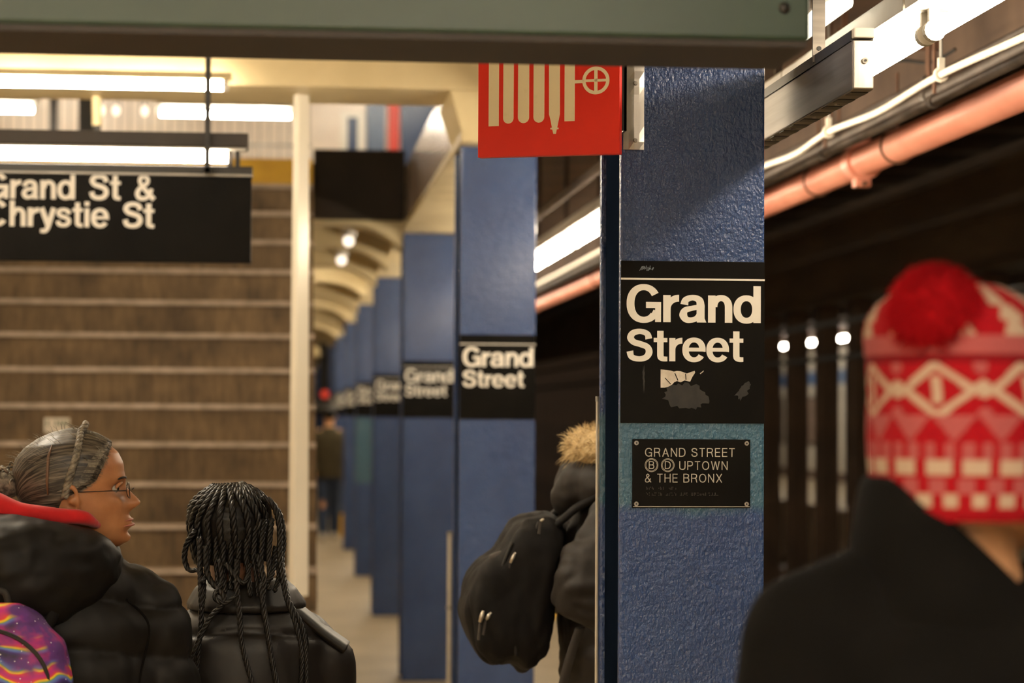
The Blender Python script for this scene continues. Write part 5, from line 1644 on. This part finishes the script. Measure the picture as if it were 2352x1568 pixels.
nr_ = [ell_ring(0.0, 0.0, z, rx_, ry_) for z, rx_, ry_ in ((0.7, .24, .17), (0.9, .235, .165), (1.1, .23, .165), (1.26, .23, .16), (1.34, .205, .15), (1.39, .155, .13), (1.42, .115, .11), (1.44, .09, .095))]
na_ = [([(s_*0.085, 0, 1.425 if s_ < 0 else 1.39), (s_*0.19, 0.0, 1.362), (s_*0.245, -0.01, 1.06), (s_*0.2, 0.12, 0.86)], [0.075, 0.086, 0.076, 0.06]) for s_ in (-1, 1)]
me = coat_mesh(nr_, na_, 0.01, 6, 'coat')
displace(me, lambda v: 0.007*fbm(v, 6, 3)+0.003*fbm(v, 16, 3))
link('coat', me, 'wool_black', N)
cm = MB(); rings_in, rings_out = [], []
NA = 40
def ctop(x, y): return max(1.41, min(1.570, 1.472-0.9*x))
lo_i, lo_o, up_i, up_o, fold = [], [], [], [], []
for i in range(NA):
    a = 2*PI*i/NA
    c, s_ = math.cos(a), math.sin(a)
    x, y = 0.118*c-0.012, 0.112*s_
    zt = ctop(x, y)
    lo_o.append((0.145*c-0.005, 0.13*s_, 1.385)); fold.append((0.134*c-0.01, 0.128*s_, (1.385+zt)/2)); up_o.append((x*1.0, y, zt)); up_i.append((x*0.9, y*0.9, zt-0.004)); lo_i.append((0.1*c, 0.1*s_, 1.40))
cm.loft([lo_o, fold, up_o, up_i, lo_i], cap=False)
cm.add([], [])
me = cm.mesh('collar'); me.polygons.foreach_set('use_smooth', [True]*len(me.polygons))
co_ = link('collar', me, 'wool_black', N)
md = co_.modifiers.new('thick', 'SOLIDIFY'); md.thickness = 0.008
md = co_.modifiers.new('sub', 'SUBSURF'); md.levels = 1; md.render_levels = 1
# hat: dense lathe, the knitted pattern is a colour per stitch
hat_v, hat_f, hat_c = [], [], []
NZ, NAA = 150, 260
RED, CRM, PNK, DRK = (0.27, 0.0045, 0.009), (0.41, 0.3, 0.22), (0.32, 0.075, 0.075), (0.15, 0.004, 0.007)
def hat_pattern(u, y):
    """u in 0..1 round the hat, y = height in picture rows (smaller is higher)"""
    if y > 1148: return RED
    if y > 1118: return CRM if (u*22) % 1 < 0.55 else RED
    if y > 1085: return PNK if (u*22+0.5) % 1 < 0.6 else RED
    if y > 1076: return RED
    if y > 1042: return CRM if (u*17) % 1 < 0.7 else RED
    if y > 1005: return PNK if (u*34) % 1 < 0.6 else RED
    if y > 945:
        k_ = abs(((u*14) % 1)-0.5)*2
        return RED if k_ < (y-945)/60.0 else PNK
    if y > 830:
        du = (((u*7+0.18) % 1)-0.5)*205; dv = y-890
        d = abs(du)/88+abs(dv)/62
        if 0.74 < d < 1.08: return CRM
        if d <= 0.74:
            return CRM if abs(du) < 10 and abs(dv) < 30 else RED
        g = abs(abs(du)-102)
        if g*g+(dv+2)**2 < 380: return CRM
        if g*g+(dv-55)**2 < 300 or g*g+(dv+52)**2 < 260: return PNK
        return RED
    if y > 812: return DRK
    if y > 770: return PNK
    k_ = ((u*10) % 1)
    if y > 700: return CRM if abs(k_-0.5) < 0.12+0.3*((y-700)/70.0 % 0.5) else RED
    return CRM if abs(k_-0.35) < 0.16 else RED
for i in range(NZ+1):
    s_ = i/NZ
    z = 1.514+0.270*min(1, s_/0.94) if s_ < 0.94 else 1.784+0.004*(s_-0.94)/0.06
    q = s_
    if q < 0.06: rr_ = 0.104+0.006*math.sin(q/0.06*PI/2)
    elif q < 0.66: rr_ = 0.110+0.006*math.sin((q-0.06)/0.60*PI)
    else:
        w_ = (q-0.66)/0.34
        rr_ = 0.110*math.cos(min(1.0, w_)**1.5*PI/2)**0.75+0.0005
    lean = -0.005-0.05*max(0, q-0.5)
    for k in range(NAA):
        a = 2*PI*k/NAA
        st_ = 0.0012*math.sin(k*PI/2.0)*math.cos(i*PI*0.7)
        rm_ = rr_+st_
        x = lean+rm_*1.0*math.cos(a); y = -0.004-0.02*max(0, q-0.5)+rm_*1.1*math.sin(a)
        tz = z+(0.02*math.sin(a)*0 + 0.10*(x+0.01)*0)
        hat_v.append((x, y, tz))
        u = ((a+PI/2)/(2*PI)) % 1
        hat_c.append((*hat_pattern(u, 953-(z-EYE)*1961), 1))
for i in range(NZ):
    for k in range(NAA):
        hat_f.append((i*NAA+k, i*NAA+(k+1) % NAA, (i+1)*NAA+(k+1) % NAA, (i+1)*NAA+k))
me = bpy.data.meshes.new('hat'); me.from_pydata(hat_v, [], hat_f)
ca = me.color_attributes.new('knit', 'FLOAT_COLOR', 'POINT')
ca.data.foreach_set('color', np.array(hat_c).ravel())
me.polygons.foreach_set('use_smooth', [True]*len(me.polygons))
m, nt, b = nodes_of('knit_hat')
at_ = nt.nodes.new('ShaderNodeAttribute'); at_.attribute_name = 'knit'
nt.links.new(at_.outputs[0], b.inputs['Base Color'])
b.inputs['Roughness'].default_value = 0.95; b.inputs['Sheen Weight'].default_value = 0.03; b.inputs['Specular IOR Level'].default_value = 0.1
bump(nt, b, noise_tex(nt, mapped(nt), 180, 3), 0.4, 0.004)
ht = link('hat', me, 'knit_hat', N, label='red and cream fair isle knitted hat')
pmb = MB(); rpm = random.Random(8)
PC = Vector((-0.066, -0.085, 1.752))
pmb.sphere(tuple(PC), 0.049, 20, 14)
def sp():
    d = Vector((rpm.gauss(0, 1), rpm.gauss(0, 1), rpm.gauss(0, 1))).normalized()
    return PC+d*0.044, d
fur_into(pmb, sp, 5000, 0.018, rpm, 0.0, 0.0014)
cloth('pom_red', (0.36, 0.004, 0.008), 0.95, 0.0, spec=0.1)
pmb.build('pompom', 'pom_red', ht, label='fluffy red pompom')
trousers_shoes(N, (0, 0, 0.84), (-0.11, 0, 0), (0.11, 0, 0), 'trouser_dark', 'shoe_dark')

# ================================================================== the far pedestrian
Fp = thing('person', 'distant pedestrian in an olive jacket, jeans and white shoes walking under the mezzanine', 'person', (0.585, 29.7, 0))
HMF = Matrix.Translation((0, 0.03, 1.52)) @ Matrix.Rotation(math.radians(-10), 4, 'Z')
def f_skel(mb):
    chain(mb, [(0, 0, 1.4), (0, 0, 1.2), (0, 0, 0.98)], [0.11, 0.13, 0.13])
    for s_ in (-1, 1):
        chain(mb, [(s_*0.12, 0, 1.4), (s_*0.18, 0, 1.36), (s_*0.21, -s_*0.05, 1.1), (s_*0.2, s_*0.08, 0.9)], [0.055, 0.052, 0.042, 0.03])
        hand_into(mb, (s_*0.2, s_*0.08, 0.9), (0, s_*0.3, -1), (s_, 0, 0), s_)
    legs_into(mb, (0, 0, 0.9), (-0.08, -0.18, 0), (0.08, 0.16, 0))
link('body', make_body('body', Fp, 0.235, HMF, (0, 0, 1.45), f_skel, 0.009), 'skin_tan', Fp)
link('hair', hair_cap(Fp, 0.235, HMF, None, 0.012, g_line), 'hair_black', Fp)
fr_ = [ell_ring(0, 0, z, rx_, ry_) for z, rx_, ry_ in ((0.82, .19, .15), (1.0, .18, .145), (1.2, .19, .145), (1.34, .19, .13), (1.42, .13, .11), (1.48, .08, .08))]
fa_ = [([(s_*0.14, 0, 1.38), (s_*0.19, 0, 1.34), (s_*0.225, -s_*0.05, 1.1), (s_*0.21, s_*0.07, 0.93)], [0.065, 0.07, 0.06, 0.05]) for s_ in (-1, 1)]
me = coat_mesh(fr_, fa_, 0.012, 4, 'jacket'); displace(me, lambda v: 0.006*fbm(v, 10, 3))
link('jacket', me, 'olive', Fp)
trousers_shoes(Fp, (0, 0, 0.86), (-0.08, -0.18, 0), (0.08, 0.16, 0), 'jeans', 'shoe_white', knee_f=(0, 0.05, 0))
